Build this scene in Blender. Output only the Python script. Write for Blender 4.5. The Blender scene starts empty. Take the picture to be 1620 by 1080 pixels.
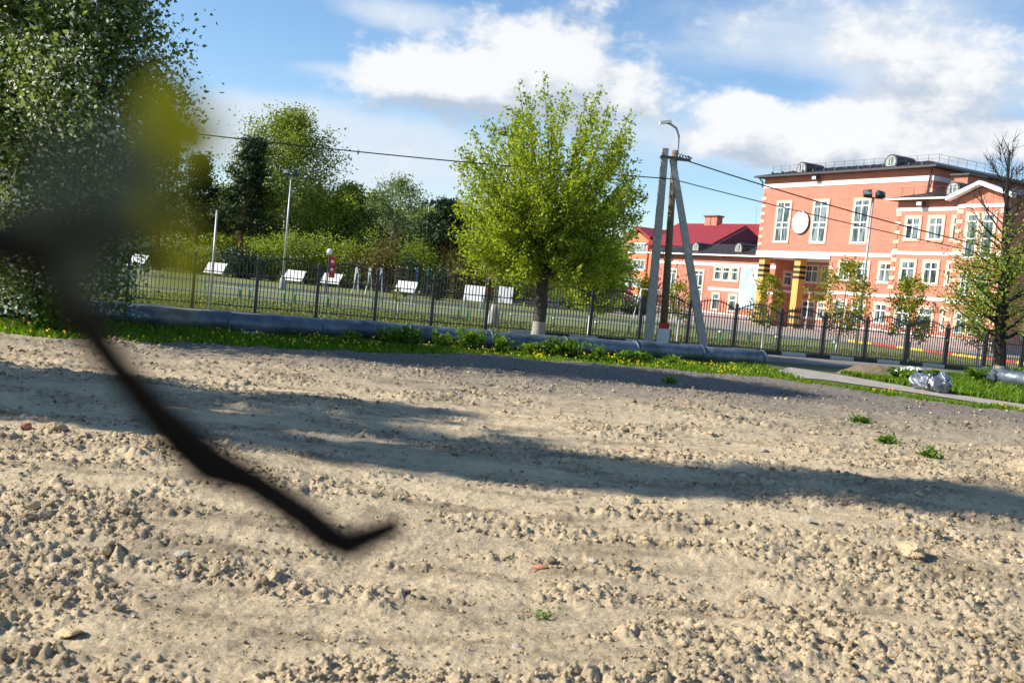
import bpy, math, random
import numpy as np
from mathutils import Vector, Matrix

random.seed(7)
rng = np.random.default_rng(11)
scene = bpy.context.scene
COL = scene.collection

# ------------------------------------------------------------------ camera
F = 1620.0            # focal length in photo pixels (1620 wide)
EYE = 1.6
PITCH = math.radians(-3.27)
ROLL = math.radians(5.5)
cam_d = bpy.data.cameras.new('camera')
cam = bpy.data.objects.new('camera', cam_d)
COL.objects.link(cam)
cam_d.sensor_width = 36.0
cam_d.lens = 36.0
cam_d.clip_start = 0.01
cam_d.clip_end = 3000.0
cam_d.dof.use_dof = True
cam_d.dof.focus_distance = 22.0
cam_d.dof.aperture_fstop = 6.8
cam.matrix_world = Matrix.Translation((0, 0, EYE)) @ Matrix.Rotation(math.pi / 2 + PITCH, 4, 'X') @ Matrix.Rotation(ROLL, 4, 'Z')
scene.camera = cam
RC = np.array(cam.matrix_world.to_3x3())

# ------------------------------------------------------------------ light
SUN_EL = math.radians(31.5)
SUN_AZ = math.radians(-93)          # from +Y towards +X: the sun stands to the left, a touch behind
SUN_DIR = Vector((math.sin(SUN_AZ) * math.cos(SUN_EL), math.cos(SUN_AZ) * math.cos(SUN_EL), math.sin(SUN_EL)))
sun_d = bpy.data.lights.new('sun', 'SUN')
sun_d.energy = 5.0
sun_d.angle = math.radians(0.6)
sun_d.color = (1.0, 0.93, 0.82)
sun = bpy.data.objects.new('sun', sun_d)
COL.objects.link(sun)
sun.rotation_euler = SUN_DIR.to_track_quat('Z', 'Y').to_euler()
sun.location = (-60, 0, 60)
scene.view_settings.view_transform = 'Standard'
scene.view_settings.look = 'None'
scene.view_settings.gamma = 1.0
scene.view_settings.exposure = 0.74
scene.render.engine = 'CYCLES'


def ray(x, y):
    return RC @ np.array([(x - 810) / F, -(y - 540) / F, -1.0])


def ground(x, y, z=0.0):
    d = ray(x, y)
    return np.array([0, 0, EYE]) + d * ((z - EYE) / d[2])


def at(x, y, Y):
    d = ray(x, y)
    return np.array([0, 0, EYE]) + d * (Y / d[1])


def azel(x, y):
    d = ray(x, y)
    d = d / np.linalg.norm(d)
    return math.atan2(d[0], d[1]), math.asin(d[2])


# ------------------------------------------------------------------ sky
SKY_STRENGTH = 0.105
world = bpy.data.worlds.new('World')
scene.world = world
world.use_nodes = True
wn, wl = world.node_tree.nodes, world.node_tree.links
wn.clear()


def build_cloud_group():
    g = bpy.data.node_groups.new('cloud_density', 'ShaderNodeTree')
    g.interface.new_socket('Vector', in_out='INPUT', socket_type='NodeSocketVector')
    g.interface.new_socket('Cumulus', in_out='OUTPUT', socket_type='NodeSocketFloat')
    g.interface.new_socket('Veil', in_out='OUTPUT', socket_type='NodeSocketFloat')
    n, l = g.nodes, g.links
    gi, go = n.new('NodeGroupInput'), n.new('NodeGroupOutput')

    def math_(op, a, b=None):
        m = n.new('ShaderNodeMath')
        m.operation = op
        for i, v in enumerate((a, b)):
            if v is None:
                continue
            if isinstance(v, (int, float)):
                m.inputs[i].default_value = v
            else:
                l.new(v, m.inputs[i])
        return m.outputs[0]

    def noise(scale, detail, rough, off, stretch):
        mp = n.new('ShaderNodeMapping')
        mp.inputs['Location'].default_value = off
        mp.inputs['Scale'].default_value = stretch
        l.new(gi.outputs[0], mp.inputs['Vector'])
        t = n.new('ShaderNodeTexNoise')
        t.inputs['Scale'].default_value = scale
        t.inputs['Detail'].default_value = detail
        t.inputs['Roughness'].default_value = rough
        l.new(mp.outputs[0], t.inputs['Vector'])
        return t.outputs['Fac']

    def blobs(lst):
        acc = None
        for (cx, cy, rx, ry, w) in lst:
            a, e = azel(cx, cy)
            sub = n.new('ShaderNodeVectorMath')
            sub.operation = 'SUBTRACT'
            l.new(gi.outputs[0], sub.inputs[0])
            sub.inputs[1].default_value = (a, e, 0)
            rot = n.new('ShaderNodeVectorRotate')
            rot.rotation_type = 'Z_AXIS'
            rot.inputs['Angle'].default_value = 0.0
            l.new(sub.outputs[0], rot.inputs['Vector'])
            mul = n.new('ShaderNodeVectorMath')
            mul.operation = 'MULTIPLY'
            l.new(rot.outputs[0], mul.inputs[0])
            mul.inputs[1].default_value = (F / rx, F / ry, 0)
            dot = n.new('ShaderNodeVectorMath')
            dot.operation = 'DOT_PRODUCT'
            l.new(mul.outputs[0], dot.inputs[0])
            l.new(mul.outputs[0], dot.inputs[1])
            ex = math_('MULTIPLY', math_('EXPONENT', math_('MULTIPLY', dot.outputs['Value'], -1.0)), w)
            acc = ex if acc is None else math_('ADD', acc, ex)
        return acc
    cum = [(680, 120, 105, 45, .95), (850, 90, 110, 60, 1.05), (770, 150, 200, 38, .75), (940, 140, 90, 48, .7),
           (1180, 172, 65, 30, .9), (1320, 205, 70, 40, .8), (1260, 250, 150, 34, .85), (1500, 215, 170, 48, .85),
           (1150, 225, 60, 18, .5), (1400, 90, 130, 60, .45), (1540, 120, 110, 80, .55), (1180, 60, 160, 50, .35),
           (420, 60, 110, 60, -.7), (1265, 140, 60, 22, -.5), (1090, 320, 120, 40, -.5), (330, 30, 80, 80, -.5)]
    veil = [(620, 22, 140, 26, .75), (500, 105, 120, 16, .6), (420, 205, 200, 55, 1.0), (620, 255, 240, 60, .95), (1280, 60, 280, 90, .6),
            (1480, 150, 180, 130, .5), (1000, 190, 120, 50, .4), (1300, 240, 240, 50, .6), (430, 50, 110, 40, -.6), (340, 20, 90, 70, -.6), (1270, 140, 70, 20, -.3)]
    n1 = noise(11.0, 10.0, 0.62, (3.1, 1.7, 0.0), (1.0, 1.5, 1.0))
    n2 = noise(4.0, 7.0, 0.62, (8.3, 5.2, 0.4), (1.0, 2.4, 1.0))
    c = math_('ADD', math_('MULTIPLY', math_('SUBTRACT', n1, 0.5), 3.0), math_('SUBTRACT', blobs(cum), 0.22))
    v = math_('ADD', math_('MULTIPLY', math_('SUBTRACT', n2, 0.5), 1.7), math_('SUBTRACT', blobs(veil), 0.24))
    l.new(c, go.inputs['Cumulus'])
    l.new(v, go.inputs['Veil'])
    return g


def build_world():
    tc = wn.new('ShaderNodeTexCoord')
    nrm = wn.new('ShaderNodeVectorMath'); nrm.operation = 'NORMALIZE'
    wl.new(tc.outputs['Generated'], nrm.inputs[0])
    sep = wn.new('ShaderNodeSeparateXYZ')
    wl.new(nrm.outputs[0], sep.inputs[0])

    def m(op, a, b=None, c=None):
        q = wn.new('ShaderNodeMath'); q.operation = op
        for i, v in enumerate((a, b, c)):
            if v is None:
                continue
            if isinstance(v, (int, float)):
                q.inputs[i].default_value = v
            else:
                wl.new(v, q.inputs[i])
        return q.outputs[0]

    def smooth(v, lo, hi, to=1.0):
        r = wn.new('ShaderNodeMapRange'); r.interpolation_type = 'SMOOTHSTEP'
        r.inputs['From Min'].default_value = lo
        r.inputs['From Max'].default_value = hi
        r.inputs['To Max'].default_value = to
        wl.new(v, r.inputs['Value'])
        return r.outputs[0]
    az = m('ARCTAN2', sep.outputs['X'], sep.outputs['Y'])
    el = m('ARCSINE', sep.outputs['Z'])
    comb = wn.new('ShaderNodeCombineXYZ')
    wl.new(az, comb.inputs[0]); wl.new(el, comb.inputs[1])
    grp = build_cloud_group()
    g1 = wn.new('ShaderNodeGroup'); g1.node_tree = grp
    wl.new(comb.outputs[0], g1.inputs[0])
    off = wn.new('ShaderNodeVectorMath'); off.operation = 'ADD'
    off.inputs[1].default_value = (-0.014, 0.034, 0)
    wl.new(comb.outputs[0], off.inputs[0])
    g2 = wn.new('ShaderNodeGroup'); g2.node_tree = grp
    wl.new(off.outputs[0], g2.inputs[0])
    sky = wn.new('ShaderNodeTexSky')
    sky.sky_type = 'NISHITA'
    sky.sun_disc = False
    sky.sun_elevation = SUN_EL
    sky.sun_rotation = SUN_AZ
    sky.altitude = 150
    sky.air_density = 1.0
    sky.dust_density = 0.15
    sky.ozone_density = 3.0
    # lit side towards the sun, grey away from it
    diff = m('SUBTRACT', g1.outputs['Cumulus'], g2.outputs['Cumulus'])
    lit = smooth(diff, -0.48, 0.52)
    shade = wn.new('ShaderNodeMix'); shade.data_type = 'RGBA'
    k = 1.0 / SKY_STRENGTH
    shade.inputs[6].default_value = (0.31 * k, 0.36 * k, 0.43 * k, 1)
    shade.inputs[7].default_value = (0.585 * k, 0.59 * k, 0.60 * k, 1)
    wl.new(lit, shade.inputs[0])
    veilmix = wn.new('ShaderNodeMix'); veilmix.data_type = 'RGBA'
    veilmix.inputs[7].default_value = (0.46 * k, 0.51 * k, 0.57 * k, 1)
    wl.new(smooth(g1.outputs['Veil'], -0.05, 0.75, 0.85), veilmix.inputs[0])
    hs = wn.new('ShaderNodeHueSaturation'); hs.inputs['Saturation'].default_value = 1.08
    wl.new(sky.outputs[0], hs.inputs['Color'])
    wl.new(hs.outputs[0], veilmix.inputs[6])
    cm = wn.new('ShaderNodeMix'); cm.data_type = 'RGBA'
    wl.new(smooth(g1.outputs['Cumulus'], -0.08, 0.55, 0.96), cm.inputs[0])
    wl.new(veilmix.outputs[2], cm.inputs[6])
    wl.new(shade.outputs[2], cm.inputs[7])
    bg = wn.new('ShaderNodeBackground')
    bg.inputs['Strength'].default_value = SKY_STRENGTH
    wl.new(cm.outputs[2], bg.inputs['Color'])
    out = wn.new('ShaderNodeOutputWorld')
    wl.new(bg.outputs[0], out.inputs['Surface'])


build_world()
try:
    world.cycles.sampling_method = 'MANUAL'
    world.cycles.sample_map_resolution = 512
except Exception:
    pass

# ------------------------------------------------------------------ materials
MATS = {}


def mat(name, color, rough=0.8, var=0.18, scale=6.0, bump=0.0, bump_scale=None, metallic=0.0, color2=None, spec=0.5, coord='Object'):
    if name in MATS:
        return MATS[name]
    mt = bpy.data.materials.new(name)
    mt.use_nodes = True
    n, l = mt.node_tree.nodes, mt.node_tree.links
    b = n['Principled BSDF']
    b.inputs['Roughness'].default_value = rough
    b.inputs['Metallic'].default_value = metallic
    b.inputs['Specular IOR Level'].default_value = spec
    tc = n.new('ShaderNodeTexCoord')
    t = n.new('ShaderNodeTexNoise')
    t.inputs['Scale'].default_value = scale
    t.inputs['Detail'].default_value = 6
    t.inputs['Roughness'].default_value = 0.62
    l.new(tc.outputs[coord], t.inputs['Vector'])
    r = n.new('ShaderNodeValToRGB')
    c = np.array(color)
    c2 = np.array(color2) if color2 else c * (1 + var)
    c1 = c if color2 else c * (1 - var)
    r.color_ramp.elements[0].position = 0.32
    r.color_ramp.elements[1].position = 0.68
    r.color_ramp.elements[0].color = (*np.clip(c1, 0, 1), 1)
    r.color_ramp.elements[1].color = (*np.clip(c2, 0, 1), 1)
    l.new(t.outputs['Fac'], r.inputs[0])
    l.new(r.outputs[0], b.inputs['Base Color'])
    if bump:
        t2 = n.new('ShaderNodeTexNoise')
        t2.inputs['Scale'].default_value = bump_scale or scale * 4
        t2.inputs['Detail'].default_value = 5
        l.new(tc.outputs[coord], t2.inputs['Vector'])
        bp = n.new('ShaderNodeBump')
        bp.inputs['Strength'].default_value = bump
        bp.inputs['Distance'].default_value = 0.05
        l.new(t2.outputs['Fac'], bp.inputs['Height'])
        l.new(bp.outputs[0], b.inputs['Normal'])
    MATS[name] = mt
    return mt


def leaf_mat(name, c_dark, c_light, trans=0.45, rough=0.55):
    mt = bpy.data.materials.new(name)
    mt.use_nodes = True
    n, l = mt.node_tree.nodes, mt.node_tree.links
    b = n['Principled BSDF']
    b.inputs['Roughness'].default_value = rough
    b.inputs['Specular IOR Level'].default_value = 0.25
    geo = n.new('ShaderNodeNewGeometry')
    r = n.new('ShaderNodeValToRGB')
    r.color_ramp.elements[0].color = (*c_dark, 1)
    r.color_ramp.elements[1].color = (*c_light, 1)
    l.new(geo.outputs['Random Per Island'], r.inputs[0])
    l.new(r.outputs[0], b.inputs['Base Color'])
    tr = n.new('ShaderNodeBsdfTranslucent')
    hs = n.new('ShaderNodeHueSaturation')
    hs.inputs['Saturation'].default_value = 1.1
    hs.inputs['Value'].default_value = 1.25
    l.new(r.outputs[0], hs.inputs['Color'])
    l.new(hs.outputs[0], tr.inputs['Color'])
    mx = n.new('ShaderNodeMixShader')
    mx.inputs[0].default_value = trans
    l.new(b.outputs[0], mx.inputs[1])
    l.new(tr.outputs[0], mx.inputs[2])
    l.new(mx.outputs[0], n['Material Output'].inputs['Surface'])
    MATS[name] = mt
    return mt


def brick_mat(name, c1, c2, mortar):
    mt = bpy.data.materials.new(name)
    mt.use_nodes = True
    n, l = mt.node_tree.nodes, mt.node_tree.links
    b = n['Principled BSDF']
    b.inputs['Roughness'].default_value = 0.85
    tc = n.new('ShaderNodeTexCoord')
    sep = n.new('ShaderNodeSeparateXYZ')
    l.new(tc.outputs['Object'], sep.inputs[0])
    add = n.new('ShaderNodeMath'); add.operation = 'ADD'
    l.new(sep.outputs[0], add.inputs[0]); l.new(sep.outputs[1], add.inputs[1])
    cb = n.new('ShaderNodeCombineXYZ')
    l.new(add.outputs[0], cb.inputs[0]); l.new(sep.outputs[2], cb.inputs[1])
    br = n.new('ShaderNodeTexBrick')
    br.inputs['Color1'].default_value = (*c1, 1)
    br.inputs['Color2'].default_value = (*c2, 1)
    br.inputs['Mortar'].default_value = (*mortar, 1)
    br.inputs['Scale'].default_value = 1.0
    br.inputs['Brick Width'].default_value = 0.26
    br.inputs['Row Height'].default_value = 0.1
    br.inputs['Mortar Size'].default_value = 0.009
    br.inputs['Bias'].default_value = -0.1
    l.new(cb.outputs[0], br.inputs['Vector'])
    ns = n.new('ShaderNodeTexNoise')
    ns.inputs['Scale'].default_value = 0.7
    ns.inputs['Detail'].default_value = 8
    ns.inputs['Roughness'].default_value = 0.7
    l.new(tc.outputs['Object'], ns.inputs['Vector'])
    mr = n.new('ShaderNodeMapRange')
    mr.inputs['From Min'].default_value = 0.3; mr.inputs['From Max'].default_value = 0.7
    mr.inputs['To Min'].default_value = 0.86; mr.inputs['To Max'].default_value = 1.12
    l.new(ns.outputs['Fac'], mr.inputs[0])
    mul = n.new('ShaderNodeMix'); mul.data_type = 'RGBA'; mul.blend_type = 'MULTIPLY'
    mul.inputs[0].default_value = 1.0
    l.new(br.outputs['Color'], mul.inputs[6]); l.new(mr.outputs[0], mul.inputs[7])
    l.new(mul.outputs[2], b.inputs['Base Color'])
    bp = n.new('ShaderNodeBump'); bp.inputs['Strength'].default_value = 0.4; bp.inputs['Distance'].default_value = 0.02
    l.new(br.outputs['Fac'], bp.inputs['Height']); bp.invert = True
    l.new(bp.outputs[0], b.inputs['Normal'])
    MATS[name] = mt
    return mt


def glass_mat(name, tint, curtain):
    """window pane: a mirror-like coat over the dim room or curtain seen behind it"""
    mt = bpy.data.materials.new(name)
    mt.use_nodes = True
    n, l = mt.node_tree.nodes, mt.node_tree.links
    b = n['Principled BSDF']
    b.inputs['Roughness'].default_value = 0.03
    b.inputs['Specular IOR Level'].default_value = 0.6
    b.inputs['IOR'].default_value = 1.5
    tc = n.new('ShaderNodeTexCoord')
    mp = n.new('ShaderNodeMapping'); mp.inputs['Scale'].default_value = (2.2, 2.2, 0.35)
    t = n.new('ShaderNodeTexNoise'); t.inputs['Scale'].default_value = 1.6; t.inputs['Detail'].default_value = 3
    l.new(tc.outputs['Object'], mp.inputs[0]); l.new(mp.outputs[0], t.inputs['Vector'])
    r = n.new('ShaderNodeValToRGB')
    r.color_ramp.elements[0].position = 0.46; r.color_ramp.elements[1].position = 0.56
    r.color_ramp.elements[0].color = (*tint, 1); r.color_ramp.elements[1].color = (*curtain, 1)
    l.new(t.outputs['Fac'], r.inputs[0]); l.new(r.outputs[0], b.inputs['Base Color'])
    MATS[name] = mt
    return mt


def dirt_mat():
    mt = bpy.data.materials.new('sandy_dirt')
    mt.use_nodes = True
    n, l = mt.node_tree.nodes, mt.node_tree.links
    b = n['Principled BSDF']
    b.inputs['Roughness'].default_value = 0.95
    b.inputs['Specular IOR Level'].default_value = 0.1
    tc = n.new('ShaderNodeTexCoord')

    def nz(scale, detail, rough=0.6):
        t = n.new('ShaderNodeTexNoise')
        t.inputs['Scale'].default_value = scale; t.inputs['Detail'].default_value = detail; t.inputs['Roughness'].default_value = rough
        l.new(tc.outputs['Object'], t.inputs['Vector'])
        return t.outputs['Fac']

    def ramp(v, p0, c0, p1, c1):
        r = n.new('ShaderNodeValToRGB')
        r.color_ramp.elements[0].position = p0; r.color_ramp.elements[1].position = p1
        r.color_ramp.elements[0].color = (*c0, 1); r.color_ramp.elements[1].color = (*c1, 1)
        l.new(v, r.inputs[0])
        return r.outputs[0]
    sand = ramp(nz(0.9, 8, 0.65), 0.35, (0.52, 0.42, 0.28), 0.65, (0.70, 0.56, 0.36))
    fine = ramp(nz(38, 6, 0.75), 0.3, (0.62, 0.62, 0.62), 0.72, (1.1, 1.1, 1.1))
    mul = n.new('ShaderNodeMix'); mul.data_type = 'RGBA'; mul.blend_type = 'MULTIPLY'; mul.inputs[0].default_value = 1
    l.new(sand, mul.inputs[6]); l.new(fine, mul.inputs[7])
    # grey earth towards the verge, darkened further to paint in the cherry's shadow
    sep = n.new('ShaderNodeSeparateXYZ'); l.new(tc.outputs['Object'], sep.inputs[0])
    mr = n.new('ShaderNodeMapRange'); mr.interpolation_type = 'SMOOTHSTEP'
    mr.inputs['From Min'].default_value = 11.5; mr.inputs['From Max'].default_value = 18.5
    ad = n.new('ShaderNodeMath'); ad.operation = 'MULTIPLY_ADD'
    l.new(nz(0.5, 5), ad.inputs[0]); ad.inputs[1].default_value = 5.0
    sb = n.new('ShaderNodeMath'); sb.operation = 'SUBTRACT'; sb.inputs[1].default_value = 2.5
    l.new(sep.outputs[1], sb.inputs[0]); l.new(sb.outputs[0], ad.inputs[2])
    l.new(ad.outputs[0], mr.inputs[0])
    mp = n.new('ShaderNodeMapping'); mp.inputs['Scale'].default_value = (.55, 1.5, 1)
    l.new(tc.outputs['Object'], mp.inputs[0])
    dn = n.new('ShaderNodeTexNoise'); dn.inputs['Scale'].default_value = 1.5; dn.inputs['Detail'].default_value = 10; dn.inputs['Roughness'].default_value = .72
    l.new(mp.outputs[0], dn.inputs['Vector'])
    dr = n.new('ShaderNodeMapRange'); dr.interpolation_type = 'SMOOTHSTEP'
    dr.inputs['From Min'].default_value = .47; dr.inputs['From Max'].default_value = .64; dr.inputs['To Max'].default_value = .82
    l.new(dn.outputs['Fac'], dr.inputs[0])
    damp = n.new('ShaderNodeMix'); damp.data_type = 'RGBA'
    l.new(dr.outputs[0], damp.inputs[0]); l.new(mul.outputs[2], damp.inputs[6])
    damp.inputs[7].default_value = (.235, .185, .12, 1)
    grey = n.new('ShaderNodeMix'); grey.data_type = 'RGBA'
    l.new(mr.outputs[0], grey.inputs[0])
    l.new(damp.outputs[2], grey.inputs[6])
    g2 = ramp(nz(22, 8, 0.8), 0.3, (0.07, 0.061, 0.052), 0.7, (0.33, 0.285, 0.235))  # dark earth tones, lowered more so the shadow strip reads stronger
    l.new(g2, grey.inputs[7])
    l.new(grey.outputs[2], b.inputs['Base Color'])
    bp = n.new('ShaderNodeBump'); bp.inputs['Strength'].default_value = 0.9; bp.inputs['Distance'].default_value = 0.02
    l.new(nz(55, 8, 0.7), bp.inputs['Height'])
    l.new(bp.outputs[0], b.inputs['Normal'])
    MATS['sandy_dirt'] = mt
    return mt


def clod_mat(name, c0, c1):
    mt = bpy.data.materials.new(name)
    mt.use_nodes = True
    n, l = mt.node_tree.nodes, mt.node_tree.links
    b = n['Principled BSDF']
    b.inputs['Roughness'].default_value = 0.97
    b.inputs['Specular IOR Level'].default_value = 0.08
    geo = n.new('ShaderNodeNewGeometry')
    oi = n.new('ShaderNodeObjectInfo')
    ad = n.new('ShaderNodeMath'); ad.operation = 'ADD'
    l.new(geo.outputs['Random Per Island'], ad.inputs[0]); l.new(oi.outputs['Random'], ad.inputs[1])
    fr = n.new('ShaderNodeMath'); fr.operation = 'FRACT'
    l.new(ad.outputs[0], fr.inputs[0])
    r = n.new('ShaderNodeValToRGB')
    r.color_ramp.elements[0].color = (*c0, 1); r.color_ramp.elements[1].color = (*c1, 1)
    l.new(fr.outputs[0], r.inputs[0])
    t = n.new('ShaderNodeTexNoise'); t.inputs['Scale'].default_value = 45; t.inputs['Detail'].default_value = 6; t.inputs['Roughness'].default_value = 0.7
    l.new(geo.outputs['Position'], t.inputs['Vector'])
    mr = n.new('ShaderNodeMapRange'); mr.inputs['From Min'].default_value = .3; mr.inputs['From Max'].default_value = .7
    mr.inputs['To Min'].default_value = .72; mr.inputs['To Max'].default_value = 1.12
    l.new(t.outputs['Fac'], mr.inputs[0])
    mx = n.new('ShaderNodeMix'); mx.data_type = 'RGBA'; mx.blend_type = 'MULTIPLY'; mx.inputs[0].default_value = 1
    l.new(r.outputs[0], mx.inputs[6]); l.new(mr.outputs[0], mx.inputs[7])
    l.new(mx.outputs[2], b.inputs['Base Color'])
    bp = n.new('ShaderNodeBump'); bp.inputs['Strength'].default_value = .8; bp.inputs['Distance'].default_value = .015
    t2 = n.new('ShaderNodeTexNoise'); t2.inputs['Scale'].default_value = 90; t2.inputs['Detail'].default_value = 6
    l.new(geo.outputs['Position'], t2.inputs['Vector'])
    l.new(t2.outputs['Fac'], bp.inputs['Height']); l.new(bp.outputs[0], b.inputs['Normal'])
    MATS[name] = mt
    return mt


M_BRICK = brick_mat('orange_brick', (0.53, 0.158, 0.095), (0.44, 0.12, 0.072), (0.58, 0.36, 0.29))
M_PEACH = mat('peach_trim', (0.70, 0.42, 0.30), 0.8, 0.08, 3)
M_WHITE = mat('white_paint', (0.80, 0.79, 0.76), 0.7, 0.05, 3)
M_FRAME = mat('white_plastic', (0.80, 0.80, 0.80), 0.35, 0.03, 2)
M_GLASS = glass_mat('window_glass', (0.03, 0.045, 0.045), (0.19, 0.24, 0.24))
M_ROOF = mat('dark_brown_metal_roof', (0.045, 0.035, 0.033), 0.45, 0.25, 3, bump=0.3, bump_scale=6)
M_RED = mat('red_metal_roof', (0.24, 0.020, 0.018), 0.45, 0.15, 1.5, bump=0.2, bump_scale=5)
M_PLUM = mat('plum_siding', (0.10, 0.03, 0.06), 0.7, 0.2, 2)
M_ORANGE = mat('orange_render', (0.60, 0.19, 0.09), 0.85, 0.08, 2)
M_YELLOW = mat('yellow_paint', (0.56, 0.34, 0.09), 0.7, 0.1, 3)
M_BLACK = mat('black_paint', (0.02, 0.02, 0.022), 0.5, 0.2, 8)
M_FENCE = mat('dark_fence_paint', (0.032, 0.032, 0.036), 0.4, 0.3, 12)
M_CONC = mat('grey_concrete', (0.36, 0.35, 0.33), 0.9, 0.18, 9, bump=0.3, bump_scale=40)
M_WOOD = mat('weathered_wood', (0.19, 0.135, 0.085), 0.85, 0.3, 14, bump=0.3, bump_scale=40)
M_BARK = mat('grey_bark', (0.11, 0.085, 0.065), 0.95, 0.4, 12, bump=0.6, bump_scale=45)
M_DARKGREY = mat('furrowed_bark', (0.065, 0.055, 0.042), 0.95, 0.45, 9, bump=0.8, bump_scale=30)
M_DARKBARK = mat('dark_bark', (0.028, 0.022, 0.018), 0.95, 0.4, 12, bump=0.6, bump_scale=45)
M_TWIG = mat('black_twig_bark', (0.020, 0.013, 0.010), 0.95, 0.3, 40, spec=0.1)
M_PINEBARK = mat('pine_bark', (0.22, 0.095, 0.045), 0.95, 0.35, 6)
M_BIRCH = mat('birch_bark', (0.55, 0.53, 0.48), 0.9, 0.3, 8)
M_LIME = mat('whitewash', (0.72, 0.70, 0.65), 0.9, 0.15, 16)
M_PIPE = mat('galvanised_sheet', (0.12, 0.148, 0.185), 0.45, 0.45, 2.2, bump=0.45, bump_scale=6, metallic=0.4)
M_FOIL = mat('silver_foil', (0.26, 0.29, 0.33), 0.36, 0.15, 5, bump=0.9, bump_scale=9, metallic=0.7)
M_ASPH = mat('worn_asphalt', (0.19, 0.175, 0.155), 0.92, 0.22, 2.5, bump=0.3, bump_scale=60)
M_PATH = mat('dusty_path', (0.33, 0.295, 0.25), 0.95, 0.22, 2.5, bump=0.4, bump_scale=60)
M_DKASPH = mat('dark_asphalt', (0.06, 0.06, 0.063), 0.9, 0.2, 2.5)
M_SOIL = mat('grassy_ground', (0.050, 0.080, 0.020), 0.95, 0.3, 2.0, color2=(0.105, 0.115, 0.040), bump=0.6, bump_scale=30)
M_LAWN = mat('mown_lawn', (0.115, 0.145, 0.035), 0.95, 0.3, 1.3, color2=(0.20, 0.215, 0.065), bump=0.6, bump_scale=25)
M_STEEL = mat('galvanised_pole', (0.42, 0.43, 0.43), 0.45, 0.15, 4, metallic=0.4)
M_LAMP = mat('dark_lamp_housing', (0.05, 0.055, 0.06), 0.4, 0.2, 6)
M_SIGNRED = mat('red_banner', (0.62, 0.035, 0.025), 0.6, 0.08, 4)
M_BOARD = mat('white_board', (0.82, 0.82, 0.80), 0.5, 0.03, 2)
M_GREENP = mat('green_paint', (0.03, 0.26, 0.10), 0.5, 0.15, 6)
M_CABLE = mat('black_cable', (0.012, 0.012, 0.012), 0.6, 0.2, 6)
M_CURB = mat('light_kerb', (0.55, 0.53, 0.50), 0.9, 0.12, 8)
M_REDK = mat('red_kerb_paint', (0.55, 0.06, 0.05), 0.7, 0.15, 6)
M_YELK = mat('yellow_kerb_paint', (0.75, 0.50, 0.05), 0.7, 0.15, 6)
M_PLINTH = mat('mauve_plinth_tiles', (0.34, 0.24, 0.23), 0.85, 0.15, 4)
M_BLUE = mat('pale_blue_mural', (0.22, 0.42, 0.54), 0.6, 0.1, 0.55, color2=(0.52, 0.62, 0.66))
M_BROWN = mat('brown_boards', (0.22, 0.09, 0.04), 0.8, 0.2, 4)
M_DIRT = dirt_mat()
M_CLOD = clod_mat('dry_clod', (0.19, 0.148, 0.095), (0.62, 0.48, 0.30))
M_STONE = clod_mat('grey_stone', (0.26, 0.23, 0.19), (0.52, 0.46, 0.37))
M_BRICKBIT = mat('broken_brick', (0.48, 0.19, 0.12), 0.9, 0.2, 14, bump=0.4, bump_scale=60)

L_CENTRE = leaf_mat('fresh_maple_leaf', (0.20, 0.275, 0.022), (0.40, 0.46, 0.055), 0.5)
L_CHERRY = leaf_mat('cherry_leaf', (0.085, 0.135, 0.030), (0.22, 0.275, 0.075), 0.48)
L_BLOSSOM = leaf_mat('cherry_blossom', (0.50, 0.53, 0.36), (0.78, 0.78, 0.64), 0.35)
L_BIRCH = leaf_mat('birch_leaf', (0.14, 0.20, 0.030), (0.32, 0.36, 0.070), 0.40)
L_LIGHT = leaf_mat('young_leaf', (0.13, 0.20, 0.022), (0.33, 0.38, 0.055), 0.40)
L_PALE = leaf_mat('pale_leaf', (0.13, 0.19, 0.060), (0.27, 0.32, 0.12), 0.40)
L_PINE = leaf_mat('pine_needles', (0.016, 0.034, 0.014), (0.055, 0.085, 0.030), 0.15)
L_BROWNISH = leaf_mat('budding_bush', (0.085, 0.080, 0.022), (0.19, 0.16, 0.045), 0.35)
L_YARD = leaf_mat('yard_tree_leaf', (0.15, 0.18, 0.014), (0.36, 0.36, 0.030), 0.40)
L_WEED = leaf_mat('weed_leaf', (0.065, 0.14, 0.014), (0.18, 0.29, 0.035), 0.42)
L_GRASS = leaf_mat('grass_blade', (0.07, 0.14, 0.010), (0.20, 0.31, 0.025), 0.40)
L_YELLOW = leaf_mat('dandelion', (0.70, 0.48, 0.01), (0.85, 0.62, 0.02), 0.15)
L_TWIGLEAF = leaf_mat('olive_twig_leaf', (0.34, 0.30, 0.015), (0.50, 0.42, 0.03), 0.5)
L_TWIGGREY = leaf_mat('grey_bud_leaf', (0.09, 0.10, 0.06), (0.16, 0.16, 0.10), 0.4)


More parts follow.
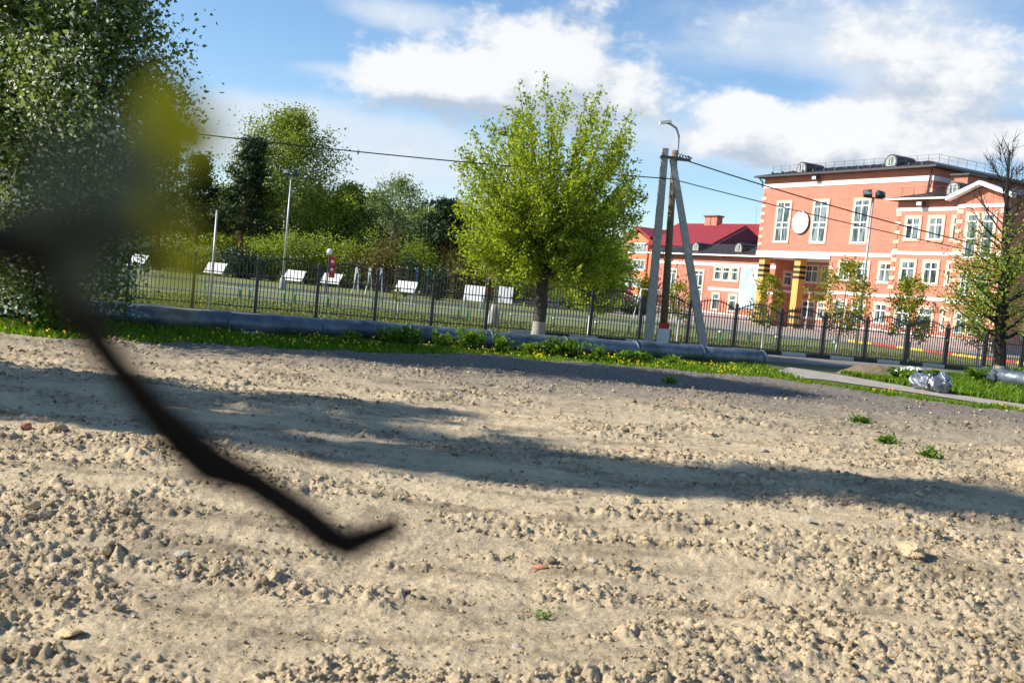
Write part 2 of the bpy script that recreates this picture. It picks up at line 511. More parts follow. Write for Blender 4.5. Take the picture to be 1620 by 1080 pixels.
# ------------------------------------------------------------------ mesh helpers
class MB:
    def __init__(self):
        self.v, self.f = [], []

    def box(self, x0, x1, y0, y1, z0, z1, M=None):
        b = len(self.v)
        pts = [(x, y, z) for z in (z0, z1) for y in (y0, y1) for x in (x0, x1)]
        if M is not None:
            pts = [tuple(M @ Vector(p)) for p in pts]
        self.v += pts
        for q in ((0, 2, 3, 1), (4, 5, 7, 6), (0, 1, 5, 4), (2, 6, 7, 3), (0, 4, 6, 2), (1, 3, 7, 5)):
            self.f.append(tuple(b + i for i in q))
        return self

    def poly(self, pts):
        b = len(self.v)
        self.v += [tuple(p) for p in pts]
        self.f.append(tuple(range(b, b + len(pts))))
        return self

    def prism(self, pts, d):
        """closed outline pts (3-D, planar) swept by vector d"""
        b, k = len(self.v), len(pts)
        d = Vector(d)
        self.v += [tuple(p) for p in pts] + [tuple(Vector(p) + d) for p in pts]
        self.f.append(tuple(range(b + k - 1, b - 1, -1)))
        self.f.append(tuple(range(b + k, b + 2 * k)))
        for i in range(k):
            j = (i + 1) % k
            self.f.append((b + i, b + j, b + k + j, b + k + i))
        return self

    def tube(self, pts, radii, n=6, cap=True):
        pts = [Vector(p) for p in pts]
        if not hasattr(radii, '__len__'):
            radii = [radii] * len(pts)
        b = len(self.v)
        ref = None
        for i, p in enumerate(pts):
            a = pts[max(i - 1, 0)]
            c = pts[min(i + 1, len(pts) - 1)]
            t = (c - a)
            t = t.normalized() if t.length > 1e-9 else Vector((0, 0, 1))
            if ref is None:
                ref = t.orthogonal().normalized()
            x = (ref - t * ref.dot(t))
            x = x.normalized() if x.length > 1e-6 else t.orthogonal().normalized()
            ref = x
            y = t.cross(x)
            for k in range(n):
                an = 2 * math.pi * k / n
                self.v.append(tuple(p + (x * math.cos(an) + y * math.sin(an)) * radii[i]))
        for i in range(len(pts) - 1):
            for k in range(n):
                k2 = (k + 1) % n
                self.f.append((b + i * n + k, b + i * n + k2, b + (i + 1) * n + k2, b + (i + 1) * n + k))
        if cap:
            self.f.append(tuple(b + k for k in range(n - 1, -1, -1)))
            e = b + (len(pts) - 1) * n
            self.f.append(tuple(e + k for k in range(n)))
        return self

    def lathe(self, prof, n=12, c=(0, 0, 0)):
        return self.tube([(c[0], c[1], c[2] + z) for r, z in prof], [r for r, z in prof], n)

    def build(self, name, m, parent=None, smooth=False):
        me = bpy.data.meshes.new(name)
        me.from_pydata(self.v, [], self.f)
        me.materials.append(m)
        if smooth:
            me.polygons.foreach_set('use_smooth', [True] * len(me.polygons))
        me.update()
        return link(name, me, parent)


def link(name, data, parent=None):
    o = bpy.data.objects.new(name, data)
    COL.objects.link(o)
    if parent is not None:
        o.parent = parent
    return o


def tag(o, label, cat, group=None):
    o['label'] = label
    o['category'] = cat
    if group:
        o['group'] = group
    return o


def structure(o):
    o['kind'] = 'structure'
    return o


def stuff(o, label=None, cat=None):
    o['kind'] = 'stuff'
    if label:
        o['label'] = label
        o['category'] = cat
    return o


def thing(name, label, cat, loc=(0, 0, 0), rz=0.0, group=None):
    o = link(name, None)
    o.location = loc
    o.rotation_euler = (0, 0, rz)
    return tag(o, label, cat, group)


def copy_tree(o, parent=None):
    c = o.copy()
    COL.objects.link(c)
    c.parent = parent
    for ch in list(o.children):
        copy_tree(ch, c)
    return c


def np_mesh(name, V, Fq, m, parent=None, smooth=False):
    """V (N,3), Fq (K,k) index array"""
    me = bpy.data.meshes.new(name)
    K, k = Fq.shape
    me.vertices.add(len(V))
    me.vertices.foreach_set('co', np.ascontiguousarray(V, dtype=np.float32).ravel())
    me.loops.add(K * k)
    me.loops.foreach_set('vertex_index', np.ascontiguousarray(Fq, dtype=np.int32).ravel())
    me.polygons.add(K)
    me.polygons.foreach_set('loop_start', np.arange(0, K * k, k, dtype=np.int32))
    me.polygons.foreach_set('loop_total', np.full(K, k, dtype=np.int32))
    if smooth:
        me.polygons.foreach_set('use_smooth', np.ones(K, dtype=bool))
    me.update(calc_edges=True)
    me.materials.append(m)
    return link(name, me, parent)


def unit(a):
    return a / np.maximum(np.linalg.norm(a, axis=1, keepdims=True), 1e-9)


def leaves(name, C, S, m, parent=None, aspect=0.62, upbias=0.35, droop=0.0):
    """one kite-shaped, slightly folded blade per centre"""
    N = len(C)
    S = np.broadcast_to(S, (N,)).reshape(N, 1)
    nrm = unit(rng.normal(size=(N, 3)) + np.array([0, 0, upbias]))
    t = unit(np.cross(nrm, rng.normal(size=(N, 3))))
    t = unit(t + np.array([0, 0, -droop]))
    b = unit(np.cross(nrm, t))
    fold = nrm * S * 0.12
    P = np.stack([C - t * S * .5, C + b * S * .5 * aspect + t * S * .05 + fold, C + t * S * .5, C - b * S * .5 * aspect + t * S * .05 + fold], 1).reshape(-1, 3)
    return np_mesh(name, P, np.arange(4 * N).reshape(N, 4), m, parent)


# ---- numpy noise
def _hash(ix, iy, seed):
    h = (ix.astype(np.int64) * 374761393 + iy.astype(np.int64) * 668265263 + seed * 1442695041) & 0xFFFFFFFF
    h = ((h ^ (h >> 13)) * 1274126177) & 0xFFFFFFFF
    h = h ^ (h >> 16)
    return (h & 0xFFFFFF) / float(0x1000000)


def vnoise(x, y, seed=0):
    ix, iy = np.floor(x), np.floor(y)
    fx, fy = x - ix, y - iy
    ux, uy = fx * fx * (3 - 2 * fx), fy * fy * (3 - 2 * fy)
    a, b = _hash(ix, iy, seed), _hash(ix + 1, iy, seed)
    c, d = _hash(ix, iy + 1, seed), _hash(ix + 1, iy + 1, seed)
    return (a * (1 - ux) + b * ux) * (1 - uy) + (c * (1 - ux) + d * ux) * uy


def fbm(x, y, octv=4, seed=0, gain=0.5):
    s, a, t = 0, 1.0, 0
    for i in range(octv):
        s = s + a * vnoise(x * 2 ** i + 17.3 * i, y * 2 ** i + 9.1 * i, seed + i)
        t += a
        a *= gain
    return s / t


def bumps(x, y, cell, seed, dens):
    """rounded clods: the highest hemisphere over the 3x3 cells around"""
    X, Yy = x / cell, y / cell
    ix, iy = np.floor(X), np.floor(Yy)
    h = np.zeros_like(x)
    for dx in (-1, 0, 1):
        for dy in (-1, 0, 1):
            cx, cy = ix + dx, iy + dy
            px = cx + _hash(cx, cy, seed)
            py = cy + _hash(cx, cy, seed + 1)
            r = 0.15 + 0.5 * _hash(cx, cy, seed + 2) ** 2
            on = _hash(cx, cy, seed + 3) < dens
            d2 = (X - px) ** 2 + (Yy - py) ** 2
            h = np.maximum(h, np.where(on, np.sqrt(np.maximum(r * r - d2, 0)), 0))
    return h * cell


# ------------------------------------------------------------------ the setting: ground, field, roads
structure(MB().poly([(-900, -300, -0.03), (900, -300, -0.03), (900, 2200, -0.03), (-900, 2200, -0.03)]).build('ground', M_SOIL))

FA = np.array([-7.74, 30.58]); FB = np.array([12.80, 37.30])       # two fence posts, twelve bays apart
FDIR = (FB - FA) / np.linalg.norm(FB - FA)
FNRM = np.array([-FDIR[1], FDIR[0]])                                # beyond the fence
BAY = np.linalg.norm(FB - FA) / 12


def fpt(s, off=0.0, z=0.0):
    p = FA + FDIR * s + FNRM * off
    return (p[0], p[1], z)


def strip(name, a, b, m, z):
    return structure(MB().poly([(*a[0], z), (*a[1], z), (*b[1], z), (*b[0], z)]).build(name, m))


# lawn beyond the fence, with two asphalt walks across it
structure(MB().poly([fpt(-60, .25, -.022), fpt(60, .25, -.022), fpt(60, 75, -.022), fpt(-60, 75, -.022)]).build('lawn', M_LAWN))
structure(MB().poly([(-40, 40.6, -.016), (24, 43.0, -.016), (24, 45.2, -.016), (-40, 42.4, -.016)]).build('asphalt_walk', M_DKASPH))
structure(MB().poly([(-45, 56.5, -.016), (30, 59.5, -.016), (30, 64.0, -.016), (-45, 61.0, -.016)]).build('asphalt_walk', M_DKASPH))
structure(MB().poly([(14, 62, -.012), (40, 62, -.012), (60, 130, -.012), (-10, 130, -.012), (-6, 100, -.012)]).build('school_forecourt', M_PATH))
# road in front of the fence and the path that leaves it
structure(MB().poly([fpt(-40, -4.6, -.02), fpt(24, -4.6, -.02), fpt(24, -.32, -.02), fpt(-40, -.32, -.02)]).build('road', M_ASPH))
pl = [ground(*p) for p in ((1200, 592), (1300, 599), (1400, 613), (1500, 628), (1700, 660))]
pu = [ground(*p) for p in ((1700, 650), (1500, 621), (1400, 604), (1330, 592), (1250, 580))]
structure(MB().poly([(p[0], p[1], -.012) for p in pl + pu]).build('footpath', M_PATH))

# painted kerb along the fence foot
kerb = structure(link('kerb', None))
ks_b = MB().box(0, .98, -.09, .09, -.03, .11).build('kerb_stone', M_BLACK, kerb)
ks_w = MB().box(0, .98, -.09, .09, -.03, .11).build('kerb_stone', M_CURB, kerb)
for i in range(26):
    src = ks_b if i % 2 else ks_w
    o = src if i < 2 else src.copy()
    if i >= 2:
        COL.objects.link(o)
    o.location = fpt(8 + i * 1.0, -.22)
    o.rotation_euler.z = math.atan2(FDIR[1], FDIR[0])

# the dug-over field -------------------------------------------------
edge_px = [(-500, 520), (-200, 526), (0, 533), (100, 541), (300, 546), (500, 552), (660, 560), (810, 568), (1000, 581), (1250, 603), (1400, 627), (1620, 657), (1900, 700)]
edge = np.array([ground(*p)[:2] for p in edge_px])


def field_edge(x):
    return np.interp(x, edge[:, 0], edge[:, 1])


def clump_noise(x, y):
    a = .55 * fbm(x * .85, y * 1.7, 4, 25) + .45 * fbm(x * 2.3, y * 3.6, 4, 26)
    return .5 + (a - .5) * 1.45


def field_h(x, y, detail=True):
    und = (fbm(x * .35, y * .5, 3, 5) - .5) * .16 + (fbm(x * 1.3, y * 1.7, 3, 15) - .5) * .06
    # a slight rise to the left foreground and tyre furrows across
    und += .045 * np.sin(y * 1.9 + (fbm(x * .3, y * .3, 2, 44) - .5) * 6 + x * .15) * (fbm(x * .4, y * .6, 2, 41))
    clump = np.clip((clump_noise(x, y) - .44) * 7, 0, 1)
    h = und
    if detail:
        h = h + clump * (bumps(x, y, .22, 3, .4) * .22 + bumps(x, y, .075, 5, .55) * .45 + bumps(x, y, .042, 7, .7) * .6)
        h = h + (.12 + .88 * clump) * bumps(x + .3, y, .036, 9, .7) * .6
        h = h + (.38 + clump) * (np.abs(fbm(x * 14, y * 14, 4, 53, .6) - .5) * .07 + (fbm(x * 34, y * 34, 2, 57, .6) - .5) * .022)
        h = h + (fbm(x * 9, y * 9, 4, 33) - .5) * .034
    return h + .05


def field_z(x, y, detail=True):
    d = field_edge(x) + (fbm(x * 1.5, y * 1.5, 3, 77) - .5) * .9 - y
    k = np.clip(d / .7, -1, 1)
    return np.where(k > 0, field_h(x, y, detail) * np.minimum(1, .25 + k), k * .25 * .05 - .0) - np.where(k > 0, 0.0, .06 * -k)


NA, NR = 820, 620
ang = np.linspace(-math.radians(37), math.radians(37), NA)
rr = np.exp(np.linspace(math.log(2.2), math.log(27.5), NR))
AA, RR_ = np.meshgrid(ang, rr)
gx, gy = (np.tan(AA) * RR_).ravel(), RR_.ravel()
gz = field_z(gx, gy)
idx = np.arange(NA * NR).reshape(NR, NA)
quads = np.stack([idx[:-1, :-1], idx[:-1, 1:], idx[1:, 1:], idx[1:, :-1]], -1).reshape(-1, 4)
keep = (gz[quads] > -.05).any(axis=1)
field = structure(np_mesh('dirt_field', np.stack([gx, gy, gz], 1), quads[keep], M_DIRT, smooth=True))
# the rest of the field around the camera, coarse
m_ = MB()
nx, ny = 60, 30
xs, ys = np.linspace(-24, 24, nx), np.linspace(-14, 27, ny)
GX, GY = np.meshgrid(xs, ys)
GZ = np.minimum(field_z(GX, GY, False) - .09, 0.02)
GZ = np.where((GY > 2.0) & (np.abs(GX) < GY * .74), -.2, GZ)
i2 = np.arange(nx * ny).reshape(ny, nx)
q2 = np.stack([i2[:-1, :-1], i2[:-1, 1:], i2[1:, 1:], i2[1:, :-1]], -1).reshape(-1, 4)
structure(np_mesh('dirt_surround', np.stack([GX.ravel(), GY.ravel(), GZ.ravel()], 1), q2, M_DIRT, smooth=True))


def rock_mesh(name, m, sub, seed, flat=.7, rough=1.0):
    import bmesh
    from mathutils import noise
    bm = bmesh.new()
    bmesh.ops.create_icosphere(bm, subdivisions=sub, radius=.5)
    r_ = np.random.default_rng(seed)
    ax = unit(r_.normal(size=(8, 3)))
    off = r_.uniform(.22, .46, 8)
    o3 = Vector(r_.uniform(-50, 50, 3))
    sx = 1.0 + r_.uniform(-.15, .4)
    for v in bm.verts:
        p = np.array(v.co)
        for a, o_ in zip(ax, off):            # cut facets
            d = p @ a - o_
            if d > 0:
                p = p - a * d * .8
        q = Vector(p)
        k = noise.noise(q * 4 + o3) * .30 + noise.noise(q * 9 + o3) * .20 + noise.noise(q * 19 + o3) * .12
        p = p * (1 + k * rough)
        v.co = (p[0] * sx, p[1], p[2] * flat)
    me = bpy.data.meshes.new(name)
    bm.to_mesh(me)
    bm.free()
    me.materials.append(m)
    return me


clod_me = [rock_mesh('clod', M_CLOD, 2, s, .75) for s in range(9)]
stone_me = [rock_mesh('stone', M_STONE, 2, 20 + s, .6, .35) for s in range(4)]


def drop(name, me, x, y, size, parent=None, sink=.28):
    o = link(name, me, parent)
    o.location = (x, y, float(field_z(np.array([x]), np.array([y]))[0]) + size * (.32 - sink))
    o.rotation_euler = (random.uniform(-.3, .3), random.uniform(-.3, .3), random.uniform(0, 6.28))
    o.scale = (size, size * random.uniform(.75, 1.1), size * random.uniform(.7, 1.1))
    return o


# clods and stones that can be told apart lie on the field, in patches
cnt = 0
while cnt < 285:
    y = math.exp(random.uniform(math.log(3.9), math.log(15)))
    x = random.uniform(-.62, .62) * y
    if y > field_edge(x) - 1.0:
        continue
    c = float(clump_noise(np.array([x]), np.array([y]))[0])
    if c < random.uniform(.40, .58):
        continue
    s = random.uniform(.028, .062) * (1 + .05 * y) * (1.6 if random.random() < .08 else 1)
    if cnt % 11 == 0:
        drop('stone', random.choice(stone_me), x, y, s * .9, field)
    else:
        drop('clod', random.choice(clod_me), x, y, s, field)
    cnt += 1

# singular lumps
def lump(name, me_m, px, py, w_px, label, cat, flat=.7, seed=1):
    p = ground(px, py, .05)
    s = w_px / F * p[1] * 1.1
    me = rock_mesh(name, me_m, 3, seed, flat, .35 if 'stone' in name or 'brick' in name else 1.1)
    o = drop(name, me, p[0], p[1], s, None, .2)
    return tag(o, label, cat)


lump('brick_fragment', M_BRICKBIT, 856, 889, 20, 'small salmon pink broken brick piece lying among clods', 'brick', .6, 31)
lump('earth_clod', M_CLOD, 1443, 882, 42, 'big dark brown lump of earth with a hollow shaded side', 'clod', .6, 32)
lump('earth_clod', M_CLOD, 1183, 938, 36, 'long flat yellowish clod with smaller crumbs beside it', 'clod', .5, 33)
lump('grey_stone', M_STONE, 289, 873, 24, 'smooth bluish grey stone lying in pale sand', 'stone', .7, 34)
lump('sand_stone', M_CLOD, 178, 874, 36, 'pointed sandy clod beside a dark hollow', 'clod', .8, 35)
lump('sand_stone', M_CLOD, 110, 1010, 42, 'flat ochre clod with a yellow underside', 'clod', .5, 36)
lump('pale_stone', M_STONE, 1275, 836, 20, 'pale angular stone standing upright south of the shadow band', 'stone', .95, 37)
lump('earth_clod', M_CLOD, 1502, 946, 24, 'round brownish clod with a crisp shadow, on open sand', 'clod', .9, 38)
lump('pale_stone', M_STONE, 1210, 713, 16, 'pale flat stone at the edge of the long shadow', 'stone', .6, 39)
lump('sand_stone', M_CLOD, 88, 692, 32, 'large rounded clod lying in the tree shadow', 'clod', .75, 40)
lump('brick_fragment', M_BRICKBIT, 38, 690, 18, 'reddish brick lump beside the large shaded clod', 'brick', .8, 41)
lump('pale_stone', M_STONE, 815, 1040, 18, 'thin whitish stone slab tucked between clods', 'stone', .3, 42)

# fine crumbs: nobody could count them
N = 60000
yy = np.exp(rng.uniform(math.log(2.6), math.log(20), N * 6))
xx = rng.uniform(-.66, .66, N * 6) * yy
ok = (clump_noise(xx, yy) + .22 * (fbm(xx * 4, yy * 4, 3, 83) - .5) > np.where(rng.random(N * 6) < .30, .2, rng.uniform(.40, .66, N * 6))) & (yy < field_edge(xx) - .3)
xx, yy = xx[ok][:N], yy[ok][:N]
N = len(xx)
import bmesh as _bm
b_ = _bm.new(); _bm.ops.create_icosphere(b_, subdivisions=1, radius=.5)
iv = np.array([v.co[:] for v in b_.verts]); it = np.array([[v.index for v in f.verts] for f in b_.faces]); b_.free()
sz = (.005 + .024 * rng.random(N) ** 4.5) * (.7 + .07 * yy) * np.where(rng.random(N) < .08, 1.6, 1)
loose = clump_noise(xx, yy) < .46
sz = np.where(loose, sz * .62, sz)
jit = 1 + (rng.random((N, len(iv), 1)) - .5) * 1.0
an = rng.uniform(0, 6.28, N)
ca, sa = np.cos(an)[:, None], np.sin(an)[:, None]
P = iv[None] * jit * sz[:, None, None]
P[:, :, 2] *= .75
P = np.stack([P[:, :, 0] * ca - P[:, :, 1] * sa, P[:, :, 0] * sa + P[:, :, 1] * ca, P[:, :, 2]], 2)
P += np.stack([xx, yy, field_z(xx, yy) + sz * .12], 1)[:, None, :]
Tt = (it[None] + (np.arange(N) * len(iv))[:, None, None]).reshape(-1, 3)
crumb = np_mesh('soil_crumbs', P.reshape(-1, 3), Tt, M_CLOD, field)
crumb['kind'] = 'stuff'


# ------------------------------------------------------------------ school
A0 = Vector((20.95, 94.0, 0))
ANG = math.radians(-61)
school = thing('school_building', 'large three storey orange brick school with dark roof, white bands and yellow columns', 'building', A0, ANG)


def window(u0, u1, z0, z1, v, kind='cross', face='V', root=school, trim=True, glass=M_GLASS):
    """face V: in a wall of constant v, seen from -v; face U: in a wall of constant u, seen from +u"""
    def B(mb, a0, a1, d0, d1, c0, c1):
        # a along the wall, d outwards from the wall
        if face == 'V':
            mb.box(a0, a1, v - d1, v - d0, c0, c1)
        else:
            mb.box(v + d0, v + d1, a0, a1, c0, c1)
    w = MB()
    t = .17
    if trim:
        B(w, u0 - t, u0, .0, .07, z0 - t, z1 + t); B(w, u1, u1 + t, 0, .07, z0 - t, z1 + t)
        B(w, u0, u1, 0, .07, z1, z1 + t); B(w, u0, u1, 0, .068, z0 - t, z0 - .05)
    else:
        B(w, u0 - .05, u1 + .05, 0, .01, z0 - .05, z1 + .05)
    wo = w.build('window', M_PEACH if trim else M_FRAME, root)
    fr = MB()
    s = .075
    B(fr, u0, u0 + s, .005, .05, z0, z1); B(fr, u1 - s, u1, .005, .05, z0, z1)
    B(fr, u0 + s, u1 - s, .005, .05, z1 - s, z1); B(fr, u0 + s, u1 - s, .005, .05, z0, z0 + s)
    h = z1 - z0
    um = (u0 + u1) / 2
    if kind == 'cross':
        rows = [.66]; cols = [um]
    elif kind == 'tall':
        rows = [.86, .48, .35]; cols = [um]
    elif kind == 'stair':
        rows = [.84, .44]; cols = []
    elif kind == 'bay':
        rows = []; cols = [u0 + (u1 - u0) * i / 6 for i in range(1, 6)]
    else:
        rows = [.66]; cols = []
    uu = [u0 + s] + cols + [u1 - s]
    zz = [z0 + s] + sorted(z0 + h * r_ for r_ in rows) + [z1 - s]
    for c in cols:
        B(fr, c - .05, c + .05, .005, .052, z0 + s, z1 - s)
    for r_ in rows:
        B(fr, u0 + s, u1 - s, .005, .048, z0 + h * r_ - .05, z0 + h * r_ + .05)
    fr.build('frame', M_FRAME, wo)
    sl = MB(); B(sl, u0 - .08, u1 + .08, 0, .14, z0 - .05, z0); sl.build('sill', M_FRAME, wo)
    for i in range(len(uu) - 1):
        for j in range(len(zz) - 1):
            g = MB(); B(g, uu[i], uu[i + 1], .002, .012, zz[j], zz[j + 1]); g.build('pane', glass, wo)
    return wo


def part(name, m, *boxes, root=school):
    mb = MB()
    for b in boxes:
        mb.box(*b)
    return mb.build(name, m, root)


# walls: main block overhanging a recessed porch, wing, gabled stair tower, low block
part('main_wall', M_BRICK, (.85, 19.1, 0, 14, 6.12, 13.15), (9.75, 19.1, .002, 14, .1, 6.12), (1.25, 9.75, 5, 13.9, .1, 6.12))
part('wing_wall', M_BRICK, (17.85, 27.7, -2, 12, .1, 10.45))
part('low_block_wall', M_BRICK, (-17.6, 1.25, 2, 13.8, .1, 6.12))
gb = MB()
gb.prism([(23.95, -3, .1), (27.76, -3, .1), (27.76, -3, 10.45), (25.86, -3, 11.15), (23.95, -3, 10.45)], (0, 9, 0))
gb.build('stair_tower_wall', M_BRICK, school)
for bx in ((9.7, 17.85, -.06, .1, 0, .62), (17.8, 23.95, -2.06, -1.9, 0, .62), (23.9, 27.82, -3.06, -2.9, 0, .62), (27.65, 27.82, -2.9, 12, 0, .62), (-17.65, 1.3, 1.94, 2.1, 0, .5), (1.3, 9.7, 4.94, 5.1, 0, .6)):
    part('plinth', M_PLINTH, bx)
for bx in ((9.68, 17.8, -.09, .1, .622, .74), (17.76, 23.9, -2.09, -1.9, .622, .74), (23.86, 27.85, -3.09, -2.9, .622, .74), (-17.66, 1.32, 1.91, 2.1, .502, .64)):
    part('plinth_cap', M_WHITE, bx)
# white bands
part('white_band', M_WHITE, (.80, 9.75, -.10, 5, 6.06, 6.62))
for i, bx in enumerate([(9.75, 17.8, -.05, .05, 6.36, 6.64), (.83, 19.15, -.05, .05, 12.2, 12.56), (19.05, 19.16, .05, 13.9, 12.2, 12.56), (9.78, 17.8, -.05, .05, 3.22, 3.46), (1.3, 9.7, 4.95, 5.05, 3.2, 3.44),
                        (17.8, 23.92, -2.05, -1.95, 9.66, 9.9), (17.8, 23.92, -2.05, -1.95, 6.46, 6.7), (17.8, 23.92, -2.05, -1.95, 3.2, 3.44),
                        (23.9, 27.8, -3.05, -2.95, 9.70, 9.95), (23.9, 24.8, -3.05, -2.95, 6.46, 6.7), (26.98, 27.8, -3.05, -2.95, 6.46, 6.7), (23.9, 27.8, -3.05, -2.95, 3.1, 3.34),
                        (-17.6, 1.3, 1.95, 2.05, 5.15, 5.45), (-7.85, -3.3, 1.95, 2.05, 2.77, 3.04), (1.2, 1.3, 2.1, 4.9, 3.1, 3.34), (-.6, 1.3, 1.95, 2.05, 2.8, 3.05)]):
    part('white_band', M_WHITE, bx)
# quoins
qme = None
for (u, v, z0, z1, sgn) in ((.85, 0, 6.75, 12.1, 1), (17.85, -2, .8, 9.6, 1), (23.95, -3, .8, 9.6, 1), (27.76, -3, .8, 9.6, -1), (19.1, 0, 11.0, 12.1, -1), (9.75, 0, .8, 6.1, 1)):
    z = z0
    k = 0
    while z < z1 - .3:
        w = .48 if k % 2 else .30
        mb = MB()
        a, b = (u - .04, u + w) if sgn > 0 else (u - w, u + .04)
        mb.box(a, b, v - .04, v + .3, z, z + .3)
        mb.build('quoin', M_PEACH if k % 2 else M_BRICK, school)
        z += .34
        k += 1
# windows
for u0, u1 in ((2.9, 4.5), (7.3, 8.86), (11.78, 13.28)):
    window(u0, u1, 7.45, 10.93, 0, 'tall')
for u0, u1 in ((10.82, 12.0), (12.71, 13.91), (15.02, 16.22)):
    window(u0, u1, 4.4, 5.9, 0)
    window(u0, u1, 1.2, 2.7, 0)
for z0, z1 in ((7.6, 9.19), (4.42, 5.98), (1.14, 2.65)):
    for u0, u1 in ((18.84, 20.04), (20.87, 22.06)):
        window(u0, u1, z0, z1, -2)
    window(22.9, 23.6, z0, z1, -2, 'half')
for u0, u1 in ((24.84, 25.7), (26.07, 26.93)):
    window(u0, u1, 6.28, 9.25, -3, 'stair')
    window(u0, u1, 3.7, 5.2, -3)
    window(u0, u1, 1.1, 2.5, -3)
for u0, u1 in ((2.08, 3.6), (4.03, 5.5), (6.0, 7.4)):
    window(u0, u1, 4.25, 5.78, 5)
    window(u0, u1, 1.0, 2.5, 5)
window(3.12, 4.1, 3.8, 5.0, 1.25, 'half', 'U')
for z0 in (1.2, 4.4, 7.6):
    for vv in (0, 3.2, 6.4):
        window(vv, vv + 1.3, z0, z0 + 1.5, 27.7 + .06, 'cross', 'U')
for u0 in (-14.6, -10.2):
    window(u0, u0 + 1.4, 1.7, 4.6, 2, 'tall')
for u0 in (-7.1, -5.9, -4.65):
    window(u0, u0 + .98, 3.8, 5.07, 2, 'none')
for u0 in (-7.05, -4.55):
    window(u0, u0 + .98, .9, 2.45, 2, 'half')
# entrance door in the porch
d = part('door', M_FRAME, (7.7, 9.2, 4.93, 4.985, .1, 2.5))
part('door_glass', M_GLASS, (7.85, 8.42, 4.915, 4.93, .5, 2.35), (8.5, 9.05, 4.915, 4.93, .5, 2.35), root=d)
# porch columns with black stripes
for u0 in (.95, 5.4):
    c = part('column', M_YELLOW, (u0, u0 + .72, .25, .97, 0, 6.06))
    for z in (5.2, 4.75, 4.3, 1.35, .85, .1):
        part('stripe', M_BLACK, (u0 - .012, u0 + .732, .238, .982, z, z + .24), root=c)
# mural on the low block
mu = part('mural', M_BLUE, (-3.25, -.75, 1.90, 1.99, 1.3, 5.2))
for k in range(16):
    u = random.uniform(-3.1, -1.0); z = random.uniform(1.5, 5.0); s = random.uniform(.08, .2)
    part('mural_figure', random.choice([M_SIGNRED, M_WHITE, M_YELLOW, M_BOARD]), (u, u + s, 1.885, 1.899, z, z + s * random.uniform(.7, 2)), root=mu)
# clock
ck = MB(); ck.tube([(5.97, -.02, 9.13), (5.97, -.16, 9.13)], 1.0, 40); cko = ck.build('clock_rim', M_LAMP, school)
MB().tube([(5.97, -.16, 9.13), (5.97, -.175, 9.13)], .96, 40).build('clock_face', M_BOARD, cko)
for k in range(12):
    a = k * math.pi / 6
    l0 = .60 if k % 3 == 0 else .80
    w = .045 if k % 3 == 0 else .018
    M = Matrix.Translation((5.97, -.18, 9.13)) @ Matrix.Rotation(a, 4, 'Y')
    MB().box(-w, w, -.006, .004, l0, .95, M).build('hour_mark', M_SIGNRED if k % 3 == 0 else M_LAMP, cko)
for a, l0, w in ((2.75, .55, .022), (5.1, .35, .028)):
    M = Matrix.Translation((5.97, -.19, 9.13)) @ Matrix.Rotation(a, 4, 'Y')
    MB().box(-w, w, -.006, .004, -.08, l0, M).build('clock_hand', M_PEACH, cko)


# roofs
def slope_roof(name, u0, u1, v0, v1, ze, run, rise, m=M_ROOF, root=school):
    mb = MB()
    a = [(u0, v0, ze), (u1, v0, ze), (u1, v1, ze), (u0, v1, ze)]
    b = [(u0 + run, v0 + run, ze + rise), (u1 - run, v0 + run, ze + rise), (u1 - run, v1 - run, ze + rise), (u0 + run, v1 - run, ze + rise)]
    lo = [(p[0], p[1], ze - .16) for p in a]
    base = len(mb.v)
    mb.v += lo + a + b
    mb.f += [(3, 2, 1, 0), (8, 9, 10, 11)] + [(i, (i + 1) % 4, 4 + (i + 1) % 4, 4 + i) for i in range(4)] + [(4 + i, 4 + (i + 1) % 4, 8 + (i + 1) % 4, 8 + i) for i in range(4)]
    return mb.build(name, m, root)


rf = slope_roof('roof', .2, 19.75, -.65, 14.6, 13.3, 3.6, .95)
wr = slope_roof('roof', 17.3, 28.3, -2.6, 12.5, 10.6, 3.2, .95)
br_ = slope_roof('roof', -18.1, 1.2, 1.45, 13.7, 6.3, 3.4, 1.25)
part('gutter', M_WHITE, (17.25, 23.7, -2.72, -2.62, 10.44, 10.56), root=wr)
part('gutter', M_WHITE, (-18.1, 1.2, 1.3, 1.43, 6.12, 6.26), root=br_)
part('gutter', M_LAMP, (.15, 19.8, -.76, -.66, 13.12, 13.24), root=rf)
# seams on the roofs
for (r0, u0, u1, v0, run, ze, rise) in ((rf, 1, 19, -.65, 3.6, 13.3, .95), (br_, -16.6, 0, 1.45, 3.4, 6.3, 1.25), (wr, 18, 23.5, -2.6, 3.2, 10.6, .95)):
    u = u0 + .6
    while u < u1:
        a = max(u0 - .8, u); f = min(1, (u - u0 + .8) / run, (u1 + .75 - u) / run)
        MB().tube([(u, v0, ze + .02), (u, v0 + run * f, ze + rise * f + .02)], .025, 4).build('roof_seam', M_ROOF, r0)
        u += .9
# gable of the stair tower
gr = MB()
for (a, b) in (((23.35, 10.30), (25.86, 11.30)), ((25.86, 11.30), (28.4, 10.40))):
    gr.prism([(a[0], -3.6, a[1]), (b[0], -3.6, b[1]), (b[0], -3.6, b[1] + .10), (a[0], -3.6, a[1] + .10)], (0, 8, 0))
gro = gr.build('gable_roof', M_ROOF, school)
gf = MB()
for (a, b) in (((23.33, 10.16), (25.86, 11.18)), ((25.86, 11.18), (28.42, 10.26))):
    gf.prism([(a[0], -3.68, a[1]), (b[0], -3.68, b[1]), (b[0], -3.68, b[1] + .27), (a[0], -3.68, a[1] + .27)], (0, .5, 0))
gf.build('white_verge', M_WHITE, gro)


